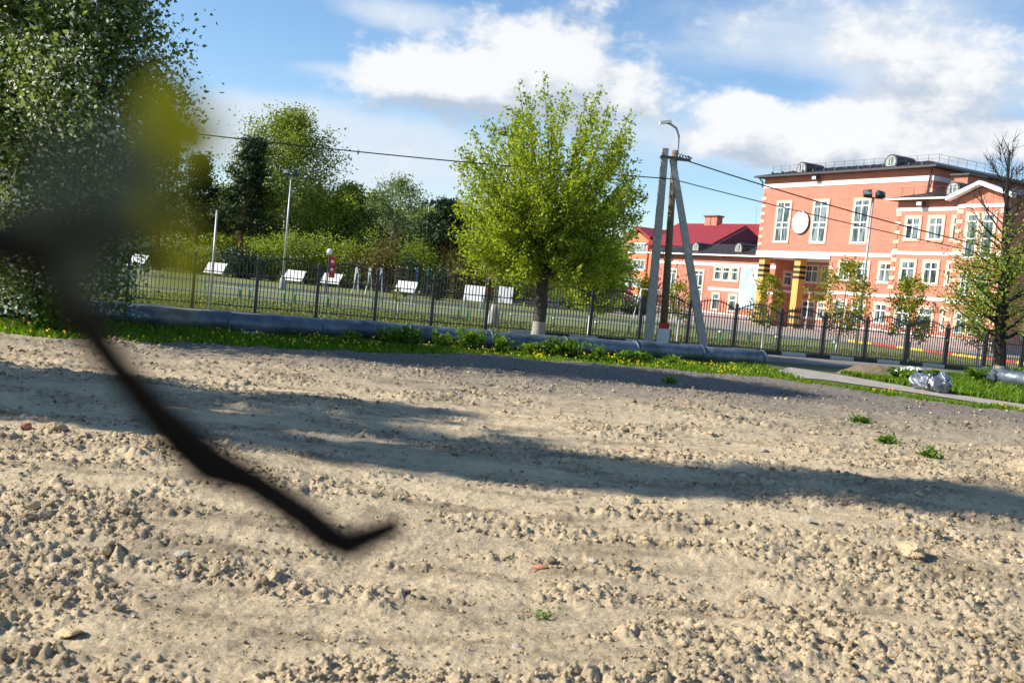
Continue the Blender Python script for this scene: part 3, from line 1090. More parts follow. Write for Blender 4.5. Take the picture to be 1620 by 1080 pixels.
# barrel dormers
def dormer(u, v, z, root, s=1.0):
    mb = MB()
    pr = [(u - .55 * s, v, z), (u + .55 * s, v, z)] + [(u + .55 * s * math.cos(a), v, z + .35 * s + .55 * s * math.sin(a)) for a in np.linspace(0, math.pi, 13)]
    mb.prism(pr[:2] + pr[2:], (0, 2.2, 0))
    do = mb.build('dormer', M_ROOF, root)
    fp = [(u + .44 * s * math.cos(a), v - .02, z + .33 * s + .46 * s * math.sin(a)) for a in np.linspace(0, math.pi, 11)]
    MB().prism([(u - .44 * s, v - .02, z + .05), (u + .44 * s, v - .02, z + .05)] + fp, (0, .015, 0)).build('dormer_front', M_CONC, do)
    MB().box(u - .2 * s, u + .2 * s, v - .04, v - .024, z + .15, z + .68 * s).build('pane', M_GLASS, do)
    MB().box(u - .02, u + .02, v - .05, v - .042, z + .15, z + .68 * s).build('frame', M_FRAME, do)


dormer(4.9, .35, 13.5, rf, 1.05); dormer(14.6, .35, 13.5, rf, 1.1)
dormer(22.2, -1.6, 10.85, wr, 1.05)
dormer(-10.9, 2.3, 6.6, br_); dormer(-4.4, 2.3, 6.6, br_)


# roof railings, each post and rail
def railing(u0, u1, v, z, root, h=.62, step=1.05, along='u', fixed=0):
    P = (lambda a, zz: (a, v, zz)) if along == 'u' else (lambda a, zz: (v, a, zz))
    r = MB()
    r.tube([P(u0, z + h), P(u1, z + h)], .013, 4); r.tube([P(u0, z + h * .55), P(u1, z + h * .55)], .008, 4)
    ro = r.build('railing', M_FENCE, root)
    a = u0
    while a <= u1:
        MB().tube([P(a, z - .15), P(a, z + h)], .016, 4).build('post', M_FENCE, ro)
        a += step


railing(1.2, 19, .5, 13.62, rf); railing(.5, 13, 19.0, 13.6, rf, along='v')
railing(18, 23.3, -1.9, 10.82, wr)
railing(-17.2, .5, 2.3, 6.55, br_, .45)
# snow stops
for k in range(14):
    MB().box(1.6 + k * 1.25, 1.75 + k * 1.25, -.05, .1, 13.44, 13.66).build('snow_stop', M_ROOF, rf)
# brick chimney by the wing, downpipes, flood lamps
ch = part('chimney', M_BRICK, (20.2, 21.6, .6, 2.2, 10.9, 12.55))
part('chimney_cap', M_LAMP, (19.95, 21.85, .35, 2.45, 12.552, 12.68), root=ch)
MB().tube([(.5, -.5, 13.2), (.75, -.15, 12.75), (.72, -.12, 12.3)], .06, 6).build('downpipe', M_LAMP, school)
MB().tube([(19.25, -.4, 13.2), (18.9, -.16, 12.6), (18.75, -.14, 10.9)], .06, 6).build('downpipe', M_LAMP, school)
for (u, v, z) in ((7.4, 0, 12.85), (20.2, -2, 10.15)):
    fl = part('flood_lamp', M_LAMP, (u - .25, u + .25, v - .55, v - .2, z - .16, z + .14))
    part('bracket', M_LAMP, (u - .04, u + .04, v - .2, v, z - .05, z + .03), root=fl)
    part('lamp_glass', M_BOARD, (u - .2, u + .2, v - .57, v - .552, z - .12, z + .1), root=fl)

# ------------------------------------------------------------------ apartment house with the red roof
C0 = A0 + Vector((math.cos(ANG), math.sin(ANG), 0)) * -75 + Vector((-math.sin(ANG), math.cos(ANG), 0)) * 40
apt = thing('apartment_house', 'orange apartment house with steep red metal roof and stacked glazed balconies', 'building', C0, ANG)
part('wall', M_ORANGE, (-4, 36, 3, 18, 0, 9.6), root=apt)
bay = MB(); bay.prism([(-4.2, 0, 0), (4.1, 0, 0), (4.1, 0, 10.9), (1.1, 0, 12.3), (-4.2, 0, 10.0)], (0, 9, 0)); bay.build('bay_wall', M_ORANGE, apt)
for z0, z1, a, b in ((8.9, 10.45, -1.7, 3.7), (5.95, 7.6, -3.2, 3.7), (3.05, 4.5, -3.6, 3.1), (.1, 1.5, -3.6, 3.1)):
    window(a, b, z0, z1, 0, 'bay', root=apt, trim=False)
    part('balcony_band', M_WHITE, (a - .1, b + .1, -.12, -.01, z0 - .2, z0 - .06), root=apt)
rr_ = MB()
for (a, b) in (((-7.0, 9.0), (1.0, 13.0)), ((1.0, 13.0), (5.4, 11.2))):
    rr_.prism([(a[0], -.8, a[1]), (b[0], -.8, b[1]), (b[0], -.8, b[1] + .35), (a[0], -.8, a[1] + .35)], (0, 11, 0))
rr_.build('bay_roof', M_RED, apt)
mr_ = MB()
mr_.v += [(-5, 2, 9.6), (37, 2, 9.6), (37, 19, 9.6), (-5, 19, 9.6), (0, 9, 14.9), (33, 9, 14.6)]
mr_.f += [(0, 1, 5, 4), (1, 2, 5), (2, 3, 4, 5), (3, 0, 4), (3, 2, 1, 0)]
mr_o = mr_.build('roof', M_RED, apt)
cg = MB(); cg.prism([(27, -6, 9.7), (27, 8, 9.7), (27, 1, 13.6)], (-16, 0, 0)); cg.build('cross_gable_roof', M_RED, apt)
cg2 = MB(); cg2.prism([(27.4, -5.4, 9.7), (27.4, 7.4, 9.7), (27.4, 1, 13.2)], (-.35, 0, 0)); cgo = cg2.build('gable_siding', M_PLUM, apt)
for k in range(9):
    part('siding_board', M_PLUM, (27.4, 27.43, -3.6 + k * 1.0, -3.5 + k * 1.0, 9.8, 11.2), root=cgo)
part('gable_wall', M_ORANGE, (11.5, 27.2, -5, 3, 0, 9.69), root=apt)
for u, v in ((8, 8.4), (26, 9.6), (9.7, 8.4)):
    c_ = part('chimney', M_BRICK, (u, u + 1.5, v, v + 1.2, 13.2, 15.9), root=apt)
    part('chimney_cap', M_RED, (u - .2, u + 1.7, v - .2, v + 1.4, 15.902, 16.15), root=c_)
MB().tube([(20, 9, 14), (20, 9, 17.5)], .04, 4).build('antenna', M_STEEL, apt)

# ------------------------------------------------------------------ fence
NB_L, NB_R = 5, 18
fence = thing('metal_fence', 'black metal picket fence with arched panels along the school lawn', 'fence', (*FA, 0), math.atan2(FDIR[1], FDIR[0]))
POST_H = 1.56
post0 = None
for i in range(-NB_L, NB_R + 1):
    if post0 is None:
        mb = MB(); mb.box(-.045, .045, -.045, .045, -.05, POST_H); mb.lathe([(.065, POST_H), (.065, POST_H + .03), (.03, POST_H + .07), (.005, POST_H + .10)], 8)
        post0 = o = mb.build('post', M_FENCE, fence)
    else:
        o = post0.copy(); COL.objects.link(o)
    o.location = (i * BAY, 0, 0)


def arch(t):
    return 1.36 + .30 * math.sin(math.pi * t) ** .8


NPK = 16
pick_me = []
for k in range(NPK):
    t = (k + 1) / (NPK + 1)
    mb = MB(); h = arch(t)
    mb.box(-.012, .012, -.012, .012, .06, h + .05)
    mb.tube([(0, 0, h + .05), (0, 0, h + .11)], [.016, .002], 4)
    me = bpy.data.meshes.new('picket'); me.from_pydata(mb.v, [], mb.f); me.materials.append(M_FENCE)
    pick_me.append(me)
panel_me = None
rest = MB()
for i in range(-NB_L, NB_R):
    if panel_me is None:
        mb = MB()
        mb.tube([(BAY * t, 0, arch(t)) for t in np.linspace(.02, .98, 15)], .018, 5)
        po = mb.build('fence_panel', M_FENCE, fence); panel_me = po.data
        rail_me = MB().box(.04, BAY - .04, -.014, .014, 0, .03).build('rail', M_FENCE, po).data
        po.children[0].location.z = .12
        rl = link('rail', rail_me, po); rl.location.z = 1.08
    else:
        po = link('fence_panel', panel_me, fence)
        for z in (.12, 1.08):
            link('rail', rail_me, po).location.z = z
    po.location = (i * BAY, 0, 0)
    for k in range(NPK):
        if i >= 0:
            p = link('picket', pick_me[k], po); p.location = (BAY * (k + 1) / (NPK + 1), 0, 0)
        else:
            h = arch((k + 1) / (NPK + 1)); x = i * BAY + BAY * (k + 1) / (NPK + 1)
            rest.box(x - .01, x + .01, -.01, .01, .06, h + .08)
ro = rest.build('pickets', M_FENCE, fence); ro['kind'] = 'stuff'

# ------------------------------------------------------------------ heating pipe in front
pL, pR = at(220, 487, 20.6), at(1208, 553.5, 27.4)
PR = .215
pz = .225
pd = np.array([pR[0] - pL[0], pR[1] - pL[1]]); pd /= np.linalg.norm(pd)
pipe = thing('heating_pipe', 'long sheet metal clad heating pipe lying along the grass verge, cut off at the road', 'pipe', (pR[0], pR[1], pz), math.atan2(pd[1], pd[0]))
LEN = 34.0
nseg = 17
for i in range(nseg):
    a, b = -LEN * i / nseg, -LEN * (i + 1) / nseg
    mb = MB()
    dz = .02 * math.sin(i * 1.7)
    K = 7
    pts = [(a + (b - a) * t, .012 * math.sin(9 * t + i), dz + .010 * math.sin(7 * t + i * 2)) for t in np.linspace(0.0, 1.0, K)]
    mb.tube(pts, [PR + .008 * math.sin(5 * k + i) - .004 * (k == 0) for k in range(K)], 20, cap=(i == 0))
    mb.build('cladding_sheet', M_PIPE, pipe, True)
    MB().tube([(a - .02, 0, dz), (a - .07, 0, dz)], PR + .016, 20).build('joint_band', M_PIPE, pipe, True)
for i in range(9):
    MB().box(-3 - i * 3.6, -2.6 - i * 3.6, -.3, .3, -pz - .05, -PR * .75).build('support_block', M_CONC, pipe)

# the pipe comes up again beyond the path, wrapped in foil
w0 = ground(1497, 622)
wr_ = thing('wrapped_pipe_end', 'silver foil wrapped pipe end tied up beside the footpath', 'pipe', (w0[0], w0[1], 0))
mb = MB()
pts, rad = [], []
for k, t in enumerate(np.linspace(0, 1, 12)):
    pts.append((-.05 - .35 * t, .9 * t, .22 - .05 * t))
    rad.append(.19 + .04 * math.sin(k * 2.1) * (1 - t) + (.04 if k in (1, 2) else 0) - (.12 if k == 0 else 0))
mb.tube(pts, rad, 16)
mb.v = [(a + random.uniform(-.03, .03), b + random.uniform(-.05, .05), c + random.uniform(-.03, .03)) for a, b, c in mb.v]
mb.build('foil_wrap', M_FOIL, wr_, False)
MB().tube([(-.16, .28, .21), (-.175, .32, .21)], .235, 14).build('tie', M_LAMP, wr_)
w1 = ground(1438, 601)
sack = thing('plastic_sheet', 'crumpled whitish plastic sheeting slumped over the grass mound', 'sheet', (w1[0], w1[1], 0), .5)
mb = MB()
GXn = 9
for j in range(GXn):
    for i in range(GXn):
        x, y = -.35 + .9 * i / (GXn - 1), -.3 + .8 * j / (GXn - 1)
        z = .34 * max(0, 1 - (x * 1.6 - .15) ** 2 - (y * 1.4) ** 2) + random.uniform(-.025, .025) + .03
        mb.v.append((x, y, z))
for j in range(GXn - 1):
    for i in range(GXn - 1):
        a = j * GXn + i
        mb.f.append((a, a + 1, a + GXn + 1, a + GXn))
so = mb.build('sheet', M_BOARD, sack, False)
sd = so.modifiers.new('thick', 'SOLIDIFY'); sd.thickness = .012
pr0, pr1 = ground(1555, 602), ground(1680, 622)
ep = thing('far_pipe', 'grey clad pipe continuing behind the tree with bare twigs', 'pipe', (0, 0, 0))
MB().tube([(pr0[0], pr0[1], .22), ((pr0[0] + pr1[0]) / 2, (pr0[1] + pr1[1]) / 2, .22), (pr1[0] + 4, pr1[1] + 1, .22)], .22, 16).build('cladding', M_PIPE, ep, True)

# ------------------------------------------------------------------ poles, lamps, wires
YP = 31.3


def taper_post(mb, p0, p1, w0, w1):
    p0, p1 = Vector(p0), Vector(p1)
    t = (p1 - p0).normalized()
    x = Vector((1, 0, 0)); x = (x - t * x.dot(t)).normalized(); y = t.cross(x)
    b = len(mb.v)
    for p, w in ((p0, w0), (p1, w1)):
        for sx, sy in ((-1, -1), (1, -1), (1, 1), (-1, 1)):
            c = .8
            mb.v.append(tuple(p + x * sx * w * .5 + y * sy * w * .5))
    mb.f += [(b + 3, b + 2, b + 1, b), (b + 4, b + 5, b + 6, b + 7)] + [(b + i, b + (i + 1) % 4, b + 4 + (i + 1) % 4, b + 4 + i) for i in range(4)]


pb, pt = at(1025, 548, YP), at(1052.5, 235, YP)
pb[2] = -.1
utility = thing('concrete_pole', 'grey concrete power pole braced by a slanting concrete strut', 'utility pole', (pb[0], pb[1], 0))
off = np.array([pb[0], pb[1], 0])
mb = MB(); taper_post(mb, pb - off, pt - off, .27, .19); mb.build('pole', M_CONC, utility)
sb, st = at(1117, 553, YP - .1), at(1064, 252, YP - .02)
sb[2] = -.1
mb = MB(); taper_post(mb, sb - off, st - off, .25, .17); mb.build('strut', M_CONC, utility)
q = at(1056, 249, YP) - off
MB().box(q[0] - .22, q[0] + .42, q[1] - .14, q[1] + .14, q[2] - .03, q[2] + .03).build('clamp', M_LAMP, utility)
for k in range(5):
    x0 = q[0] + .25 + k * .09
    MB().tube([(x0, q[1] - .1, q[2] + .02 * k), (x0 + .05, q[1] - .15, q[2] + .16 - .03 * k), (x0 + .12, q[1] - .12, q[2] + .02)], .018, 5).build('insulator_hook', M_LAMP, utility)
MB().box(q[0] + .2, q[0] + .68, q[1] - .2, q[1] - .05, q[2] - .08, q[2] + .0).build('cable_bracket', M_LAMP, utility)

YW = 32.3
wb, wt = at(1047, 548, YW), at(1068, 238, YW)
wb[2] = -.05
lampw = thing('wooden_pole', 'weathered wooden lamp pole bolted to a white concrete stub with red band', 'utility pole', (wb[0], wb[1], 0))
off = np.array([wb[0], wb[1], 0])
MB().box(-.17, .17, -.17, .17, -.05, .62).build('concrete_stub', M_WHITE, lampw)
MB().box(-.15, .15, -.15, .15, .622, .80).build('red_band', M_SIGNRED, lampw)
t1 = wt - off
MB().tube([(0, 0, .4), tuple(np.array((0, 0, .4)) * .5 + t1 * .5), tuple(t1)], [.13, .115, .095], 10).build('shaft', M_WOOD, lampw, True)
ap = [at(1069, 262, YW), at(1072, 240, YW), at(1074, 215, YW), at(1070, 203, YW), at(1060, 196, YW), at(1053, 194, YW)]
arm = MB().tube([tuple(p - off) for p in ap], .035, 7).build('lamp_arm', M_STEEL, lampw, True)
hd = at(1052, 194, YW) - off
M = Matrix.Translation(hd) @ Matrix.Rotation(math.radians(-12), 4, 'Y')
mb = MB(); mb.box(-.16, .2, -.09, .09, -.035, .05, M); mb.build('lamp_head', M_FRAME, arm)


def flood_pole(px, base_y, top_px, Y, label, heads=2, base=True, r=.06):
    b = at(px, base_y, Y)
    t = at(top_px[0], top_px[1], Y)
    H = t[2]
    o = thing('floodlight_pole', label, 'lamp post', (t[0], Y, 0), 0, 'floodlight poles around the sports lawn')
    MB().tube([(0, 0, 0), (0, 0, H)], [r, r * .6], 10).build('pole', M_STEEL, o, True)
    if base:
        MB().lathe([(.22, 0), (.22, .12), (.17, .5), (.09, .75)], 14).build('base', M_CONC, o, True)
    br = MB().box(-.32, .32, -.03, .03, H - .05, H).build('crossarm', M_LAMP, o)
    for s in ((-1, 1) if heads == 2 else (0,)):
        M = Matrix.Translation((s * .25, 0, H + .12)) @ Matrix.Rotation(math.radians(-28), 4, 'X') @ Matrix.Rotation(s * .3, 4, 'Z')
        h = MB().box(-.17, .17, -.11, .08, -.12, .12, M).build('floodlight', M_LAMP, o)
        MB().box(-.15, .15, -.122, -.112, -.10, .10, M).build('glass', M_GLASS, h)
    return o


flood_pole(445, 458, (461, 277), 56.5, 'tall slim floodlight pole with two heads and pale conical base before the birch')
flood_pole(413, 440, (419, 328), 86, 'distant thin floodlight pole in front of the dark pine', base=False)
flood_pole(672, 440, (679, 322), 80, 'floodlight pole standing beside the pine with an exposed trunk')
flood_pole(785, 515, (808, 214), 37.3, 'floodlight pole with broad white foot, its head hidden in the round tree')
flood_pole(884, 487, (896, 330), 79, 'floodlight pole seen behind the trunk of the round tree')
flood_pole(1355, 566, (1382, 312), 41.5, 'floodlight pole standing in front of the brick school facade', base=False)
p_ = at(331, 492, 29.5)
tp = at(344, 335, 29.5)
thin = thing('steel_post', 'thin bare steel post standing by the fence near the blossoming tree', 'post', (p_[0], p_[1], 0))
MB().tube([(0, 0, -.1), (0, 0, tp[2])], .032, 8).build('tube', M_STEEL, thin, True)
MB().lathe([(.04, tp[2]), (.04, tp[2] + .02), (.01, tp[2] + .05)], 8).build('cap', M_STEEL, thin)


def wire(name, a, b, sag, r, label, n=28):
    a, b = np.array(a), np.array(b)
    pts = [tuple(a + (b - a) * t - np.array([0, 0, 4 * sag * t * (1 - t)])) for t in np.linspace(0, 1, n)]
    o = MB().tube(pts, r, 5).build(name, M_CABLE, None, True)
    return tag(o, label, 'cable')


hub = at(1070, 249, YP - .1)
hub2 = at(1062, 283, YP - .15)
wire('power_cable', hub2, at(-60, 165, 26.0), .16, .017, 'black cable running from the concrete pole past the round tree and tall birch')
wire('power_cable', hub, at(1720, 425, 37.0), .22, .02, 'thick cable from the pole clamp crossing above the clock')
wire('power_cable', hub2, at(1720, 432, 37.5), .14, .015, 'thin lower cable from the pole crossing in front of the clock')

# ------------------------------------------------------------------ sports lawn furniture
def board(px, py, Y, label, w=1.15, h=.8, lean=.75, tall=.0):
    p = at(px, py, Y)
    o = thing('slanted_board', label, 'board', (p[0], Y, 0), -.25, 'white slanted boards behind the fence')
    M = Matrix.Translation((0, 0, .82 + tall)) @ Matrix.Rotation(-lean, 4, 'X')
    MB().box(-w / 2, w / 2, -.02, .02, -h / 2, h / 2, M).build('panel', M_BOARD, o)
    for s in (-1, 1):
        MB().tube([(s * w * .42, .25, 0), (s * w * .42, -.02, .8 + tall)], .025, 5).build('leg', M_STEEL, o)
        MB().tube([(s * w * .42, -.3, 0), (s * w * .42, .0, .85 + tall)], .02, 5).build('leg', M_STEEL, o)
    return o


board(217, 425, 58, 'white slanted board half hidden by the blossoming tree', 1.0, .9)
board(340, 433, 57, 'white slanted board next to the thin steel post')
board(465, 445, 57, 'white slanted board beside the tall slim floodlight pole')
board(524, 449, 60, 'white slanted board right below the red banner with globe lamp')
board(642, 460, 56, 'white slanted board in front of the orange climbing ladder')
board(750, 470, 56, 'white slanted board beside the red banner near the round tree', 1.15, .85, .2)
board(800, 463, 62, 'white board with dark lines behind the round tree trunk', .9, 1.0, .05)


def banner(px, py_bot, py_top, Y, label, w=.34):
    b, t = at(px, py_bot, Y), at(px, py_top, Y)
    o = thing('banner_lamp', label, 'lamp post', (b[0], Y, 0), 0, 'globe lamps with red banners')
    MB().tube([(0, 0, 0), (0, 0, t[2])], .045, 8).build('post', M_LAMP, o)
    me = MB(); 
    import bmesh
    bm = bmesh.new(); bmesh.ops.create_uvsphere(bm, u_segments=12, v_segments=8, radius=.17)
    bmesh.ops.translate(bm, verts=bm.verts, vec=(0, 0, t[2] + .15))
    m2 = bpy.data.meshes.new('globe'); bm.to_mesh(m2); bm.free(); m2.materials.append(M_BOARD); link('globe', m2, o)
    bn = MB().box(.06, .06 + w, -.012, .012, max(.9, t[2] - 1.75), t[2] - .1).build('banner', M_SIGNRED, o)
    for k in range(2):
        z = t[2] - .45 - k * .45
        MB().box(.13, .30, -.02, -.013, z, z + .14).build('banner_emblem', M_BOARD, bn)
    return o


banner(517, 450, 402, 58, 'globe lamp with hanging red banner in front of dark bushes')
banner(767, 470, 427, 58, 'globe lamp with red banner left of the round tree')
banner(988, 490, 452, 95, 'far red banner lamp below the apartment balconies')


def bench(x, y, label, rz):
    o = thing('low_bench', label, 'bench', (x, y, 0), rz, 'low benches with green legs along the walk')
    MB().box(-.72, .72, -.13, .13, .33, .39).build('seat', M_BOARD, o)
    for s in (-1, 1):
        l_ = MB(); l_.tube([(s * .66, -.13, 0), (s * .66, -.10, .33)], .022, 5); l_.tube([(s * .66, .13, 0), (s * .66, .10, .33)], .022, 5)
        l_.tube([(s * .66, -.10, .32), (s * .70, -.14, .5), (s * .70, .14, .5), (s * .66, .10, .32)], .018, 5)
        l_.build('leg', M_GREENP, o)
    return o


bx0, bx1 = ground(330, 470), ground(1000, 519)
BL = 'low pale bench with green metal legs standing in the row before the dark walk'
for k in range(11):
    p = bx0 + (bx1 - bx0) * k / 10
    bench(p[0], 39.4 + .14 * k, BL, .09)
for k, (x, y) in enumerate(((9.6, 44.4), (12.2, 44.9), (14.8, 45.2))):
    bench(x, y, 'low green legged bench standing among the whitewashed young trees', .12)

# football goal, climbing ladder, frames
gp = at(1010, 500, 66)
goal = thing('football_goal', 'white tubular football goal in front of the low school block', 'goal', (gp[0], 66, 0), .25)
MB().tube([(0, 0, 0), (0, 0, 2.0), (2.6, 0, 2.0), (2.6, 0, 0)], .05, 6).build('frame', M_FRAME, goal)
MB().tube([(0, 0, 2.0), (0, 1.0, 0), (2.6, 1.0, 0), (2.6, 0, 2.0)], .03, 5).build('back_frame', M_FRAME, goal)
cp = at(633, 455, 66)
climb = thing('climbing_frame', 'orange and blue climbing ladder at the edge of the wood', 'climbing frame', (cp[0], 66, 0), .1)
for s in (-.35, .35):
    MB().tube([(s, 0, 0), (s, 0, 2.0)], .05, 6).build('upright', M_BROWN, climb)
for k in range(6):
    MB().tube([(-.35, 0, .3 + k * .32), (.35, 0, .3 + k * .32)], .03, 5).build('rung', M_BROWN, climb)
for s in (1.0, 1.7):
    MB().tube([(s, 0, 0), (s, 0, 2.0)], .04, 6).build('upright', mat('blue_paint', (.05, .14, .42), .5), climb)
for px, lab in ((562, 'pair of pale metal sports posts left of the climbing ladder'), (583, 'single leaning pale frame beside the sports posts'), (600, 'slim whitish posts next to the climbing ladder')):
    q_ = at(px, 455, 65)
    o = thing('sports_post', lab, 'post', (q_[0], 65, 0), .2)
    MB().tube([(-.15, 0, 0), (0, 0, 1.7)], .05, 6).build('upright', M_BOARD, o)
    MB().tube([(.2, 0, 0), (.05, .1, 1.7)], .05, 6).build('upright', M_BOARD, o)
    MB().box(-.1, .15, -.03, .03, 1.65, 1.74).build('crossbar', M_STEEL, o)
pv = at(877, 470, 88)
shed = thing('brown_pavilion', 'dark brown pointed roof pavilion behind the round tree trunk', 'pavilion', (pv[0], 88, 0))
MB().prism([(-1.6, 0, 1.3), (1.6, 0, 1.3), (0, 0, 3.6)], (0, 3, 0)).build('roof', M_BROWN, shed)
for s in (-1.3, 1.3):
    MB().tube([(s, .1, 0), (s, .1, 1.4)], .07, 6).build('post', M_BROWN, shed)

# garland of bulbs over the lawn
gl = thing('light_garland', 'string of small white bulbs hung above the sports lawn', 'garland', (0, 0, 0))
ga, gb_ = at(318, 392, 60), at(517, 403, 58)
gc = at(767, 428, 58)
for a, b in ((ga, gb_), (gb_, gc)):
    pts = [tuple(a + (b - a) * t - np.array([0, 0, .5 * 4 * t * (1 - t) * .5])) for t in np.linspace(0, 1, 40)]
    MB().tube(pts, .01, 4).build('cord', M_CABLE, gl)
    for p in pts[::2]:
        MB().lathe([(.01, .02), (.028, -.02), (.02, -.05), (.003, -.06)], 5, p).build('bulb', M_BOARD, gl)

# red and yellow kerb of the flower bed
fk = structure(link('flower_bed_kerb', None))
ka = [at(1345, 521, 62), at(1640, 548, 50)]
kd = (ka[1] - ka[0])
L_ = math.hypot(kd[0], kd[1])
n_k = int(L_ / 1.0)
for i in range(n_k):
    o = MB().box(0, .97, -.08, .08, 0, .13).build('kerb_stone', M_REDK if (i // 2) % 2 else M_YELK, fk)
    t = i / n_k
    o.location = (ka[0][0] + kd[0] * t, ka[0][1] + kd[1] * t, 0)
    o.rotation_euler.z = math.atan2(kd[1], kd[0])


# ------------------------------------------------------------------ trees
def limb(mb, p, d, length, r0, r1, n=5, wander=.12, lift=0.0, sides=5):
    pts, rad = [np.array(p, float)], [r0]
    d = np.array(d, float); d /= np.linalg.norm(d)
    for i in range(n):
        d = d + rng.normal(size=3) * wander + np.array([0, 0, lift])
        d /= np.linalg.norm(d)
        pts.append(pts[-1] + d * length / n)
        rad.append(r0 + (r1 - r0) * (i + 1) / n)
    mb.tube([tuple(q) for q in pts], rad, sides, cap=False)
    return np.array(pts), np.array(rad)


def along(pts, t):
    k = t * (len(pts) - 1)
    i = min(int(k), len(pts) - 2)
    return pts[i] + (pts[i + 1] - pts[i]) * (k - i)


def tree_root(name, label, loc, group=None, cat='tree'):
    return thing(name, label, cat, (loc[0], loc[1], 0), 0, group)


def fan_tree():
    """the round pollarded tree: a short trunk and a fan of straight shoots"""
    root = tree_root('round_tree', 'round bright green tree with fanning shoots behind the heating pipe', (at(850, 540, 31.2)[0], 31.2))
    tr = MB()
    tr.tube([(0, 0, -.1), (0, 0, .25), (.01, 0, 1.0), (-.02, 0, 1.7), (.0, 0, 2.3)], [.25, .20, .175, .18, .22], 12, cap=False)
    hub = np.array([0, 0, 1.9])
    C, = [[]]
    sh = MB()
    for k in range(230):
        u = -.28 + 1.28 * (k + .5) / 230
        th = math.acos(np.clip(u, -1, 1))
        ph = k * 2.39996 + rng.normal() * .12
        d = np.array([math.sin(th) * math.cos(ph), math.sin(th) * math.sin(ph), math.cos(th)])
        # egg-shaped envelope
        Rm = 5.6 * (max(d[2], 0) ** 2) + 2.95 * (1 - max(d[2], 0) ** 2)
        if d[2] < .3:
            Rm *= .90 if d[0] < 0 else .74
        Rm *= rng.uniform(.86, 1.04)
        start = hub + np.array([rng.normal() * .12, rng.normal() * .12, rng.uniform(0, .9)])
        pts, rad = limb(sh, start, d + np.array([0, 0, .05]), Rm, rng.uniform(.022, .05), .005, 7, .04, .028, 4)
        nl = int(170 * (Rm / 4))
        for q in range(nl):
            t = rng.uniform(.18, 1.0) ** .8
            sp = .21 * (1.15 - t * .70)
            C.append(along(pts, t) + rng.normal(size=3) * sp)
        # side twigs
        for q in range(5):
            t = rng.uniform(.35, .9)
            p = along(pts, t)
            dd = d + rng.normal(size=3) * .55 + np.array([0, 0, .25])
            p2, _ = limb(sh, p, dd, rng.uniform(.4, .95), .010, .003, 3, .08, .05, 3)
            for w in range(22):
                C.append(along(p2, rng.uniform(.2, 1)) + rng.normal(size=3) * .07)
    tr.build('trunk', M_DARKGREY, root, True)
    MB().tube([(0, 0, -.1), (0, 0, .25), (0.002, 0, .5)], [.256, .207, .199], 12, cap=False).build('whitewash', mat('worn_whitewash', (.30, .275, .23), .9, .25, 14), root, True)
    sh.build('branches', M_BARK, root)
    leaves('crown', np.array(C), rng.uniform(.075, .135, len(C)), L_CENTRE, root)


fan_tree()


